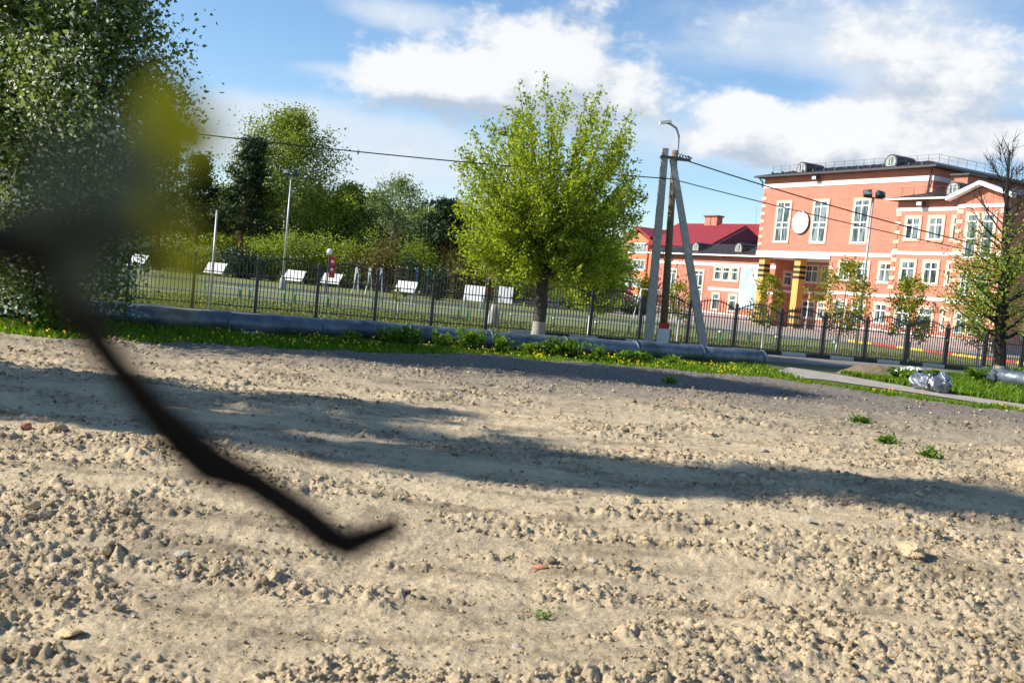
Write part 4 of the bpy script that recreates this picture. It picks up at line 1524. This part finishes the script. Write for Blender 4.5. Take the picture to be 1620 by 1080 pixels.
def spread_tree(name, label, loc, height, crown_w, crown_lo, trunk_r, lm, nleaf, lsize, bark=M_BARK, group=None, shape='round', droop=0.0, seed_br=26,
                clump=.45, extra=None, white=0.0, fill=0.0):
    """trunk, limbs and a crown of leaf clumps inside an uneven envelope"""
    root = tree_root(name, label, loc, group)
    tr = MB()
    top = np.array([rng.normal() * .15, rng.normal() * .15, height * .93])
    tp, trad = limb(tr, (0, 0, -.05), (top[0] / height, top[1] / height, 1), height * .93, trunk_r, trunk_r * .12, 8, .03, .02, 8)
    C, W = [], []
    for k in range(seed_br):
        f = (k + rng.random()) / seed_br
        z = crown_lo + (height * .95 - crown_lo) * f
        if shape == 'round':
            rad = crown_w * math.sqrt(max(.05, 1 - (2 * f - .85) ** 2 * .95))
        elif shape == 'cone':
            rad = crown_w * (1.05 - f) ** .8
        elif shape == 'column':
            rad = crown_w * min(1, .55 + 1.4 * f) * min(1, (1.06 - f) * 2.2)
        else:
            rad = crown_w * (.45 + .55 * f) * min(1, (1.08 - f) * 2.5)
        rad *= rng.uniform(.65, 1.12)
        ph = k * 2.399 + rng.normal() * .4
        st = along(tp, min(.97, max(.08, (z - rad * .35) / (height * .93))))
        d = np.array([math.cos(ph), math.sin(ph), .45 if shape != 'pine' else .05])
        bp_, br2 = limb(tr, st, d, rad * 1.05, max(.012, trunk_r * .38 * (1.1 - f)), .008, 5, .10, .05 - droop * .12, 4)
        for q in range(5):
            t = rng.uniform(.3, 1)
            p = along(bp_, t)
            d2 = d + rng.normal(size=3) * .7 + np.array([0, 0, .2 - droop])
            p2, _ = limb(tr, p, d2, rad * rng.uniform(.25, .5), .010, .003, 3, .12, -.05 * droop, 3)
            C.append(p2[-1]); C.append(p2[1]); W += [rad, rad]
    C = np.array(C)
    pick = rng.integers(0, len(C), nleaf)
    sd_ = clump * crown_w * .42
    P = C[pick] + np.clip(rng.normal(size=(nleaf, 3)), -1.5, 1.5) * sd_ * np.array([1, 1, .8]) * rng.random((nleaf, 1)) ** .5
    nf = int(nleaf * fill)
    if nf:
        dd = unit(rng.normal(size=(nf, 3))) * (rng.random((nf, 1)) ** .45)
        zc = (height + crown_lo) / 2
        lump_ = .70 + .25 * rng.random((nf, 1))
        P[:nf] = np.array([0, 0, zc]) + dd * lump_ * np.array([crown_w * .98, crown_w * .98, (height - crown_lo) / 2])
        P[:nf] = P[:nf] + .5 * (C[np.argmin(((P[:nf, None, ::1][:, 0][:, None] - C[None, ::7]) ** 2).sum(2), 1) * 7 % len(C)] - P[:nf]) * rng.random((nf, 1))
    if droop > 0:
        P[:, 2] -= rng.exponential(.35 * droop, nleaf) * crown_w * .35
    P[:, 2] = np.maximum(P[:, 2], max(.15, crown_lo * .6))
    tr.build('trunk', bark, root)
    if white:
        MB().tube([(0, 0, -.02), (0, 0, white)], trunk_r * 1.12, 9).build('whitewash', M_LIME, root)
    leaves('crown', P, rng.uniform(.7, 1.3, nleaf) * lsize, lm, root, droop=droop * .8)
    if extra:
        lm2, n2, s2, nm = extra
        pk = rng.integers(0, len(C), n2)
        P2 = C[pk] + np.clip(rng.normal(size=(n2, 3)), -1.5, 1.5) * sd_ * rng.random((n2, 1)) ** .4
        P2[:, 2] = np.maximum(P2[:, 2], .3)
        leaves(nm, P2, rng.uniform(.7, 1.3, n2) * s2, lm2, root)
    return root


def pine(name, label, loc, height, crown_w, crown_lo, nclump, group, bushy=1.0):
    root = tree_root(name, label, loc, group)
    tr = MB()
    tp, _ = limb(tr, (0, 0, -.05), (0, 0, 1), height * .97, .24, .03, 8, .02, .02, 8)
    C = []
    nb = 52
    for k in range(nb):
        f = (k + rng.random()) / nb
        z = crown_lo + (height * .96 - crown_lo) * f
        rad = crown_w * (1.04 - f) ** .9 * rng.uniform(.7, 1.12)
        ph = k * 2.399 + rng.normal() * .4
        bp_, _ = limb(tr, along(tp, min(.98, z / (height * .97))), (math.cos(ph), math.sin(ph), .18), rad, .05 * (1.1 - f), .01, 4, .12, .06, 4)
        for q in range(int(7 * bushy)):
            C.append(along(bp_, rng.uniform(.35, 1.0)) + rng.normal(size=3) * np.array([.3, .3, .12]))
    C = np.array(C)
    pick = rng.integers(0, len(C), nclump)
    P = C[pick] + rng.normal(size=(nclump, 3)) * np.array([.30, .30, .17])
    tr.build('trunk', M_PINEBARK, root)
    leaves('crown', P, rng.uniform(.22, .46, nclump), L_PINE, root, aspect=.28, upbias=.5)
    return root


def X(px, Y):
    return at(px, 450, Y)[0]


def top_h(px, py, Y):
    return float(at(px, py, Y)[2])


# the blossoming bird cherry on the left
spread_tree('bird_cherry', 'big white blossoming bird cherry with foliage down to the grass', (-8.55, 18.4), 9.3, 2.25, .25, .22, L_CHERRY, 64000, .11, M_DARKBARK,
            shape='round', seed_br=90, clump=.46, extra=(L_BLOSSOM, 36000, .075, 'blossom'), droop=.12, fill=.35)
spread_tree('bird_cherry', 'lower cherry bush with few blossoms beside the big blossoming tree', (-11.0, 20.6), 6.0, 2.2, .2, .12, L_CHERRY, 20000, .12, M_DARKBARK,
            shape='round', seed_br=30, clump=.7, extra=(L_BLOSSOM, 1500, .06, 'blossom'))
# tall trees left of the view whose shadows cross the field, and one added blocker
spread_tree('poplar', 'shorter bushy poplar left of the field', (-14.5, 10.3), 9.5, 1.3, 1.0, .2, L_CHERRY, 6500, .24, M_BARK, shape='round', seed_br=30, clump=.8)
spread_tree('poplar', 'tall slender poplar left of the field', (-15.5, 8.9), 15.5, 1.05, 1.0, .3, L_CHERRY, 13000, .24, M_BARK, shape='column', seed_br=50, clump=.75)
spread_tree('poplar', 'slender unseen poplar added to shade the twig before the lens', (-6.5, -.6), 7.5, 1.5, 1.0, .2, L_CHERRY, 9000, .2, M_BARK, shape='column', seed_br=30, clump=.75)  # stands out of view, added only to keep sun off the near twig

WOOD = 'trees at the edge of the wood'
pine('pine_tree', 'tall dark pointed pine left of the tall birch', (X(373, 82), 82), top_h(378, 208, 82), 3.1, 3.0, 10000, WOOD, 1.2)
pine('pine_tree', 'dark pine behind the thin steel post', (X(305, 84), 84), top_h(305, 238, 84), 2.9, 2.8, 8000, WOOD)
pine('pine_tree', 'tall pine rising behind the blossoming tree edge', (X(245, 88), 88), top_h(245, 205, 88), 3.1, 3.3, 8000, WOOD)
pine('pine_tree', 'pine with bare lower trunk right of the thin birch', (X(698, 78), 78), top_h(702, 312, 78), 3.0, 3.3, 8000, WOOD, 1.2)
pine('pine_tree', 'pine hidden deep behind the blossoming tree', (X(140, 86), 86), top_h(140, 235, 86), 2.8, 3.0, 4500, WOOD)
pine('pine_tree', 'pine at the far end of the wood behind the cherry bush', (X(40, 86), 86), top_h(40, 225, 86), 2.8, 3.0, 4500, WOOD)
spread_tree('birch_tree', 'tallest drooping birch with airy light green crown', (X(447, 87), 87), top_h(447, 160, 87), 4.5, 2.0, .26, L_BIRCH, 42000, .21, M_BIRCH, WOOD, 'round', .55, 46, .55)
spread_tree('birch_tree', 'thin sparse birch with pale leaves standing against the sky', (X(612, 84), 84), top_h(612, 270, 84), 3.0, 1.8, .14, L_PALE, 9000, .19, M_BIRCH, WOOD, 'round', .25, 30, .5)
spread_tree('ash_tree', 'narrow fresh green tree between the two birches', (X(537, 85), 85), top_h(537, 283, 85), 2.5, 1.4, .15, L_LIGHT, 12000, .23, M_BARK, WOOD, 'round', .1, 28, .6)
spread_tree('ash_tree', 'small fresh green tree behind the thin birch', (X(570, 88), 88), top_h(570, 315, 88), 2.6, 1.2, .13, L_BIRCH, 11000, .23, M_BARK, WOOD, 'round', .1, 24, .6)
spread_tree('ash_tree', 'mid green tree between thin birch and bare trunk pine', (X(650, 87), 87), top_h(650, 345, 87), 2.7, .9, .13, L_BIRCH, 11000, .23, M_BARK, WOOD, 'round', .1, 24, .6)
spread_tree('ash_tree', 'leafy tree peeping out left of the round tree', (X(742, 92), 92), top_h(742, 345, 92), 3.0, .9, .14, L_BIRCH, 11000, .23, M_BARK, WOOD, 'round', .1, 24, .6)
spread_tree('ash_tree', 'dark leafy tree behind the tall birch foot', (X(500, 92), 92), top_h(498, 330, 92), 3.0, .9, .16, L_BIRCH, 12000, .23, M_BARK, WOOD, 'round', .2, 26, .6)
spread_tree('ash_tree', 'leafy tree behind the trunk of the round tree', (X(830, 100), 100), top_h(830, 390, 100), 3.0, .6, .14, L_BIRCH, 7000, .34, M_BARK, WOOD, 'round', .1, 24, .6)
spread_tree('ash_tree', 'leafy tree left of the apartment balconies', (X(955, 130), 130), top_h(955, 385, 130), 3.2, .6, .16, L_LIGHT, 7000, .42, M_BARK, WOOD, 'round', .1, 24, .6)

spread_tree('ash_tree', 'broad leafy tree between pointed pine and tall birch', (X(412, 92), 92), top_h(412, 300, 92), 3.2, .8, .16, L_BIRCH, 11000, .24, M_BARK, WOOD, 'round', .15, 26, .6)
spread_tree('ash_tree', 'leafy tree behind the right side of the tall birch', (X(478, 95), 95), top_h(478, 290, 95), 3.2, .8, .16, L_BIRCH, 11000, .24, M_BARK, WOOD, 'round', .15, 26, .6)
spread_tree('ash_tree', 'fuller green tree behind the thin birch', (X(590, 96), 96), top_h(590, 300, 96), 3.2, .8, .16, L_BIRCH, 11000, .24, M_BARK, WOOD, 'round', .15, 26, .6)
spread_tree('ash_tree', 'green tree behind the pine with bare trunk', (X(672, 98), 98), top_h(672, 330, 98), 3.2, .8, .16, L_BIRCH, 11000, .24, M_BARK, WOOD, 'round', .15, 26, .6)
spread_tree('ash_tree', 'leafy tree between the two dark pines', (X(335, 95), 95), top_h(335, 290, 95), 3.2, .8, .16, L_LIGHT, 11000, .24, M_BARK, WOOD, 'round', .15, 26, .6)
spread_tree('ash_tree', 'leafy tree behind the left edge of the round tree', (X(770, 104), 104), top_h(770, 345, 104), 3.2, .8, .16, L_BIRCH, 11000, .24, M_BARK, WOOD, 'round', .15, 26, .6)
spread_tree('ash_tree', 'leafy tree deep behind the twig leaves', (X(200, 96), 96), top_h(200, 260, 96), 3.2, .8, .16, L_BIRCH, 11000, .24, M_BARK, WOOD, 'round', .15, 26, .6)
spread_tree('ash_tree', 'low bright tree between narrow tree and thin birch', (X(560, 99), 99), top_h(560, 330, 99), 3.2, .8, .16, L_BIRCH, 11000, .24, M_BARK, WOOD, 'round', .15, 26, .6)
BUSH = 'bushes along the edge of the wood'


def bush(px, top_y, half_px, Y, lm, label, n=2600, ls=.16, name='bush'):
    h = max(.8, top_h(px, top_y, Y))
    w = half_px / F * Y
    root = thing(name, label, 'bush', (X(px, Y), Y, 0), 0, BUSH)
    st = MB()
    C = []
    for k in range(16):
        ph = rng.uniform(0, 6.28)
        d = np.array([math.cos(ph) * w * rng.uniform(.2, 1), math.sin(ph) * w * rng.uniform(.2, 1), h * rng.uniform(.45, 1.0)])
        pts, _ = limb(st, (d[0] * .08, d[1] * .08, 0), d, np.linalg.norm(d), .025, .006, 4, .08, .02, 4)
        C += [along(pts, t) for t in (.35, .55, .75, .9, 1.0)]
    C = np.array(C)
    n = int(n * 1.8); ls *= 1.1
    P = C[rng.integers(0, len(C), n)] + rng.normal(size=(n, 3)) * np.array([w * .26, w * .26, h * .10])
    P[:, 2] = np.maximum(P[:, 2], .06)
    st.build('stems', M_BARK, root)
    leaves('foliage', P, rng.uniform(.7, 1.3, n) * ls, lm, root)
    return root


bush(430, 372, 42, 78, L_LIGHT, 'yellow green bush below the tall birch')
bush(485, 375, 45, 79, L_BIRCH, 'darker green bush right of the tall slim floodlight pole')
bush(548, 365, 45, 78, L_LIGHT, 'bright yellow green bush behind the red banner')
bush(598, 372, 42, 77, L_BROWNISH, 'brownish budding bush below the thin birch')
bush(655, 385, 36, 77, L_LIGHT, 'light green bush left of the bare trunk pine')
bush(725, 392, 42, 76, L_BROWNISH, 'wide yellowish bush right of the bare trunk pine')
bush(380, 395, 42, 77, L_PINE, 'dark bush at the foot of the pointed pine')
bush(320, 392, 40, 78, L_BIRCH, 'green bush behind the white board by the steel post')
bush(250, 385, 45, 79, L_PINE, 'dark bush behind the blossoming tree edge')
bush(150, 375, 60, 78, L_BIRCH, 'green bush far behind the blossoming tree')
bush(642, 405, 18, 70, L_PINE, 'small rounded dark evergreen above the climbing ladder', 2200, .12, 'evergreen_shrub')
bush(693, 425, 16, 66, L_PINE, 'small rounded dark evergreen at the pine foot', 1800, .12, 'evergreen_shrub')
bush(800, 420, 40, 84, L_BIRCH, 'green bush behind the floodlight foot')
bush(905, 452, 45, 82, L_BIRCH, 'low green bush behind the round tree trunk')
bush(1000, 478, 30, 84, L_PINE, 'dark low shrub below the apartment balconies', 2000)
bush(1022, 435, 12, 110, L_YARD, 'narrow yellowish shrub at the corner of the low block', 1500, .2)
bush(960, 470, 26, 80, L_LIGHT, 'low bright shrub left of the football goal', 2000)

# the wood behind, too dense to count
N = 34000
wx = rng.uniform(-75, 12, N)
wy = 104 + rng.uniform(0, 14, N)
hh = 2.5 + 9.0 * fbm(wx * .16, wx * 0 + 3, 4, 61, .6)
wz = rng.random(N) ** .8 * hh
far = leaves('far_wood', np.stack([wx, wy, wz], 1), rng.uniform(.25, .6, N), leaf_mat('far_leaf', (.09, .145, .03), (.22, .27, .06), .45))
stuff(far, 'mass of far green woodland behind the sports lawn', 'wood')

# young whitewashed trees in the school yard
YARD = 'young whitewashed trees in the school yard'
for px, by, ty, hw, n, lab in ((1206, 551, 425, 30, 900, 'sparse young tree with whitewashed trunk before the mural'), (1322, 562, 400, 46, 2300, 'young whitewashed tree in front of the yellow column porch'),
                               (1436, 573, 428, 42, 2000, 'young whitewashed tree in front of the wing windows'), (1544, 582, 470, 38, 900, 'young whitewashed tree half hidden by the dark trunked tree'),
                               (1070, 545, 440, 30, 500, 'bare thin young tree between the pole legs')):
    g_ = ground(px, by)
    Yd = float(np.clip(g_[1], 38.5, 40.5))
    spread_tree('young_tree', lab, (at(px, by, Yd)[0], Yd), top_h(px + 8, ty, Yd), hw / F * Yd, .95, .045, L_YARD, int(n * 1.6), .10, M_BARK, YARD, 'round', 0, 22, .5, None, .8)
spread_tree('young_tree', 'bushy bright green young tree right of the round tree', (at(925, 531, 36.2)[0] + .12, 36.2), top_h(940, 378, 36.2), .98, 1.0, .06, L_CENTRE, 9000, .11, M_BARK, None, 'round', 0, 34, .6, None, .75)
spread_tree('young_tree', 'tiny yellowish sapling standing by the low benches', (at(628, 503, 36.5)[0], 36.5), 1.25, .22, .6, .02, L_YARD, 160, .07, M_BARK, YARD, 'round', 0, 8, .6, None, .45)


# right-hand tree: dark trunk, leafy low, bare twigs above
def right_tree():
    g_ = ground(1580, 600)
    root = tree_root('bare_topped_tree', 'dark trunked tree with leafy lower boughs and bare twigs above', (g_[0], g_[1]))
    tr = MB()
    tp, _ = limb(tr, (0, 0, -.05), (-.02, 0, 1), 7.4, .22, .02, 9, .03, .01, 9)
    C = []
    for k in range(46):
        f = (k + rng.random()) / 46
        z = 1.3 + 5.6 * f
        ph = k * 2.399 + rng.normal() * .4
        ln = (2.4 * (1 - f * .42)) * rng.uniform(.7, 1.1)
        bp_, _ = limb(tr, along(tp, z / 7.4), (math.cos(ph), math.sin(ph), .25 + .75 * f), ln, .06 * (1.15 - f), .008, 6, .12, .06, 5)
        for q in range(9 if f < .5 else 18):
            p2, _ = limb(tr, along(bp_, rng.uniform(.25, 1)), np.array([math.cos(ph), math.sin(ph), .4 + f]) + rng.normal(size=3) * .6, ln * rng.uniform(.2, .5), .011, .0035, 4, .15, .05, 3)
            if f < .38 or (f < .5 and q < 3):
                C += [p2[-1], p2[2], p2[1]]
    for k in range(10):      # long leafy boughs towards the school
        bp_, _ = limb(tr, (0, 0, 1.5 + .22 * k), (-1, rng.normal() * .3, .12), 1.7, .05, .01, 6, .12, .02, 5)
        for q in range(7):
            p2, _ = limb(tr, along(bp_, rng.uniform(.3, 1)), rng.normal(size=3) + np.array([-.4, 0, .2]), .5, .01, .003, 3, .15, 0, 3)
            C += [p2[-1], p2[1]]
    C = np.array(C)
    n = 7000
    P = C[rng.integers(0, len(C), n)] + rng.normal(size=(n, 3)) * .17
    tr.build('trunk', M_DARKBARK, root)
    MB().tube([(0, 0, -.02), (.02, 0, .45)], [.265, .25], 10, cap=False).build('whitewash', mat('worn_whitewash', (.42, .38, .31)), root, True)
    leaves('crown', P, rng.uniform(.07, .12, n), L_LIGHT, root)


right_tree()


# ------------------------------------------------------------------ verge: grass, weeds, dandelions
def verge_points(n, rnd):
    x = rnd.uniform(-15, 15, n)
    e = field_edge(x)
    pipe_y = pR[1] + (x - pR[0]) * pd[1] / pd[0] - .15
    hi = np.where(x < pR[0], pipe_y, e + .9)
    t = rnd.random(n)
    return x, e - .35 + (hi - e + .35) * t


def blades(name, x, y, h, m, parent=None, wid=.018):
    n = len(x)
    a = rng.uniform(0, 6.28, n)
    lean = rng.normal(size=(n, 2)) * .35 * h[:, None]
    b = np.stack([x, y, np.full(n, -.03)], 1)
    s = np.stack([np.cos(a), np.sin(a), np.zeros(n)], 1) * wid
    mid = b + np.stack([lean[:, 0] * .35, lean[:, 1] * .35, h * .6], 1)
    tip = b + np.stack([lean[:, 0], lean[:, 1], h], 1)
    P = np.stack([b - s, b + s, mid + s * .8, tip, mid - s * .8], 1).reshape(-1, 3)
    return np_mesh(name, P, np.arange(5 * n).reshape(n, 5), m, parent)


x, y = verge_points(42000, rng)
tall = fbm(x * .8, y * .8, 3, 91)
g_ = blades('verge_grass', x, y, rng.uniform(.05, .15, len(x)) * (.3 + 1.3 * tall), L_GRASS)
stuff(g_, 'bright green grass of the verge between field and heating pipe', 'grass')
# grass island beyond the path and around the right tree
isl = np.array([ground(*p)[:2] for p in ((1330, 590), (1400, 603), (1500, 620), (1700, 648), (1760, 610), (1560, 596), (1420, 586), (1380, 582))])
cx, cy = isl.mean(0)
n = 22000
k = rng.integers(0, len(isl), n)
k2 = (k + 1) % len(isl)
r1, r2 = np.sqrt(rng.random((n, 1))), rng.random((n, 1))
ip = (1 - r1) * np.array([cx, cy]) + r1 * (1 - r2) * isl[k] + r1 * r2 * isl[k2]
g_ = blades('island_grass', ip[:, 0], ip[:, 1], rng.uniform(.05, .16, n), L_GRASS)
stuff(g_, 'grass patch around the dark trunked tree beyond the footpath', 'grass')
xb = np.concatenate([rng.uniform(5.5, 16, 9000)])
yb = field_edge(xb) + rng.uniform(-.1, 1.0, len(xb))
g_ = blades('edge_grass', xb, yb, rng.uniform(.04, .12, len(xb)), L_GRASS)
stuff(g_, 'grass fringe between the dug field and the footpath', 'grass')
# lawn blades near the fence
n = 30000
s_ = rng.uniform(-14, 32, n); o_ = .3 + rng.random(n) ** 1.5 * 9
px_ = FA[0] + FDIR[0] * s_ + FNRM[0] * o_; py_ = FA[1] + FDIR[1] * s_ + FNRM[1] * o_
g_ = blades('lawn_grass', px_, py_, rng.uniform(.03, .08, n), leaf_mat('lawn_blade', (.10, .13, .025), (.20, .22, .06), .35), None, .03)
stuff(g_, 'short mown grass blades of the lawn behind the fence', 'grass')
# dandelions
x, y = verge_points(800, rng)
okd = fbm(x * .6, y * .6, 3, 19) > .47
x, y = x[okd], y[okd]
dz = rng.uniform(.07, .16, len(x))
P = np.stack([x, y, dz], 1)
da = np.linspace(0, 2 * math.pi, 7)[:-1]
ring = np.stack([np.cos(da), np.sin(da) * .9, np.zeros(6)], 1) * .019
ring[:, 2] = .012 * np.cos(da * 2)
V = (P[:, None, :] + ring[None] * rng.uniform(.7, 1.2, (len(P), 1, 1))).reshape(-1, 3)
V[:, 1] += 0
tilt = (np.tile(ring[:, 1], len(P)) * .9)
V[:, 2] += tilt
d_ = np_mesh('dandelions', V, np.arange(len(V)).reshape(-1, 6), L_YELLOW)
stuff(d_, 'yellow dandelion flowers dotted over the grass verge', 'flowers')


def weed(px, py, h, w, label, n=420, name='weed_clump', ls=.07, group=None, Y=None, lm=L_WEED):
    p = ground(px, py) if Y is None else at(px, py, Y)
    root = thing(name, label, 'weed', (p[0], p[1], 0), 0, group)
    st = MB(); C = []
    for k in range(11):
        ph = rng.uniform(0, 6.28)
        d = np.array([math.cos(ph) * w * rng.uniform(.1, .8), math.sin(ph) * w * rng.uniform(.1, .8), h * rng.uniform(.6, 1.05)])
        pts, _ = limb(st, (d[0] * .15, d[1] * .15, -.03), d, np.linalg.norm(d), .008, .003, 4, .06, .03, 4)
        C += [along(pts, t) for t in np.linspace(.15, 1, 9)]
    C = np.array(C)
    P = C[rng.integers(0, len(C), n)] + rng.normal(size=(n, 3)) * np.array([.05, .05, .03])
    P[:, 2] = np.maximum(P[:, 2], .02)
    st.build('stems', L_WEED, root)
    leaves('leaves', P, rng.uniform(.6, 1.3, n) * ls * 1.3, lm, root, upbias=.9)
    return root


WG = 'leafy weed clumps growing in front of the heating pipe'
for px, py, h in ((618, 548, .42), (640, 549, .50), (655, 551, .45), (700, 553, .42), (735, 556, .52), (752, 557, .50), (790, 560, .40), (838, 562, .30), (868, 564, .45), (885, 565, .48), (905, 567, .42), (945, 570, .34), (990, 574, .30), (1015, 576, .30), (560, 545, .25), (1060, 578, .24)):
    near = {868: 'leafy weed clump below the round tree trunk, in front of the pipe', 885: 'weed clump just right of the round tree trunk, against the pipe', 838: 'low weed clump just left of the round tree trunk, against the pipe',
            1015: 'low weed clump in front of the pipe below the concrete pole foot', 1060: 'small weed clump before the pipe between pole and strut', 560: 'lone low weed clump before the pipe, left of the dense weeds'}
    weed(px, py, h, .30, near.get(px, 'leafy green weed clump growing densely against the front of the heating pipe'), 460, group=WG)
weed(75, 527, .75, .5, 'bright yellow green weed bush at the foot of the blossoming tree', 800, 'weed_bush', .09, Y=17.2)
for px, lab in ((1545, 'leafy weed bush left of the dark tree trunk'), (1608, 'leafy weed bush right of the dark tree trunk'), (1470, 'weeds growing between plastic sheet and foil wrap'), (1425, 'low weeds behind the plastic sheet')):
    weed(px, 613, .5 if px > 1500 else .34, .5, lab, 700, 'weed_bush', .085, Y=30.5 if px > 1500 else 27.5)
for px, py, lab in ((1408, 697, 'bright green grass tuft alone on the grey soil'), (1360, 664, 'small weed sprouting on the grey soil'), (1470, 716, 'flat patch of weeds on stony soil'), (857, 976, 'single tiny green seedling in pale sand'), (1058, 605, 'small tuft at the shaded field edge')):
    s = .35 if py > 900 else 1
    p = ground(px, py, .05)
    o = weed(px, py, .13 * s, .16 * s, lab, 120 if s == 1 else 30, 'weed_tuft', .05 * s)
    o.location = (p[0], p[1], float(field_z(np.array([p[0]]), np.array([p[1]]))[0]))
# little dirt heap by the path
hp = ground(1385, 594)
mb = MB(); n_ = 15
for j in range(n_):
    for i in range(n_):
        xx_, yy_ = -1.1 + 2.2 * i / (n_ - 1), -.7 + 1.4 * j / (n_ - 1)
        mb.v.append((xx_, yy_, max(-.05, .30 * (1 - (xx_ / 1.05) ** 2 - (yy_ / .68) ** 2)) + random.uniform(0, .05) - .03))
for j in range(n_ - 1):
    for i in range(n_ - 1):
        a = j * n_ + i
        mb.f.append((a, a + 1, a + n_ + 1, a + n_))
heap = mb.build('dirt_heap', M_CLOD); heap.location = (hp[0], hp[1], 0)
tag(heap, 'small heap of earth with stubbly grass beside the footpath', 'dirt heap')

# ------------------------------------------------------------------ the out-of-focus twig just in front of the lens
sap = thing('sapling', 'dark out of focus twig with olive young leaves hanging before the lens', 'sapling', (-.55, .16, 0))
off = np.array([-.55, .16, 0])
MB().tube([(0, 0, 0), (.01, 0, .8), (0, .01, 1.3), (.02, 0, 1.62), (.0, 0, 2.1)], [.014, .012, .011, .010, .006], 8).build('stem', M_DARKBARK, sap, True)
tw = [((-900, 372), .16, .0065), ((-300, 385), .125, .006), ((0, 385), .11, .0042), ((80, 400), .12, .0036), ((110, 480), .145, .0020), ((180, 575), .18, .0020), ((245, 650), .205, .0026), ((300, 705), .215, .0034), ((335, 735), .22, .0037),
      ((400, 762), .225, .0028), ((480, 815), .23, .0029), ((520, 848), .235, .0029), ((550, 862), .235, .0029), ((585, 848), .235, .0023), ((632, 828), .235, .0018)]
tw = [(p, Y, r * (.75 if p[0] <= 80 else 1.3)) for p, Y, r in tw]
pts = [at(p[0], p[1], Y) - off for p, Y, r in tw]
pts[0] = np.array([0.01, 0, 1.62])
MB().tube([tuple(p) for p in pts], [r for p, Y, r in tw], 10).build('twig', M_TWIG, sap, True)
sp_ = [at(0, 385, .11) - off, at(120, 370, .105) - off, at(230, 345, .10) - off, at(300, 335, .10) - off]
MB().tube([tuple(p) for p in sp_], [.0032, .0030, .0026, .0012], 8).build('side_twig', M_TWIG, sap, True)


def big_leaf(px, py, Y, w_px, h_px, ang, m):
    c = at(px, py, Y) - off
    w, h = w_px / F * Y, h_px / F * Y
    mb = MB()
    ol = [(0, -1), (.55, -.55), (.8, 0), (.55, .5), (0, 1), (-.55, .5), (-.8, 0), (-.55, -.55)]
    ca, sa = math.cos(ang), math.sin(ang)
    P = [(c[0] + (a * ca - b * sa) * w * .6, c[1] + .12 * w * abs(a) + .15 * h * b * b, c[2] + (a * sa + b * ca) * h * .5) for a, b in ol]
    mid = [(c[0] - b * sa * w * .6, c[1] + .15 * h * b * b, c[2] + b * ca * h * .5) for b in (-.5, .0, .5)]
    mb.v += P + mid
    mb.f += [(0, 1, 8), (1, 2, 9, 8), (2, 3, 10, 9), (3, 4, 10), (4, 5, 10), (5, 6, 9, 10), (6, 7, 8, 9), (7, 0, 8)]
    mb.build('leaf', m, sap, True)


for (px, py, Y, w, h, a, m) in ((255, 185, .10, 120, 170, .15, L_TWIGLEAF), (312, 215, .10, 80, 120, -.4, L_TWIGLEAF), (200, 235, .08, 80, 130, .6, L_TWIGGREY), (95, 255, .075, 90, 120, -.2, L_TWIGGREY),
                                (285, 420, .085, 70, 130, -.2, L_TWIGLEAF), (180, 320, .075, 120, 90, .3, L_TWIGGREY), (60, 330, .08, 90, 80, .9, L_TWIGGREY), (130, 430, .085, 80, 90, -.6, L_TWIGGREY), (240, 330, .08, 90, 80, 1.2, L_TWIGLEAF)):
    big_leaf(px, py, Y, w, h, a, m)
MB().tube([tuple(at(230, 345, .10) - off), tuple(at(250, 250, .104) - off)], [.0016, .001], 6).build('leaf_stalk', M_DARKBARK, sap, True)
MB().tube([tuple(at(230, 345, .10) - off), tuple(at(270, 400, .10) - off)], [.0016, .001], 6).build('leaf_stalk', M_DARKBARK, sap, True)
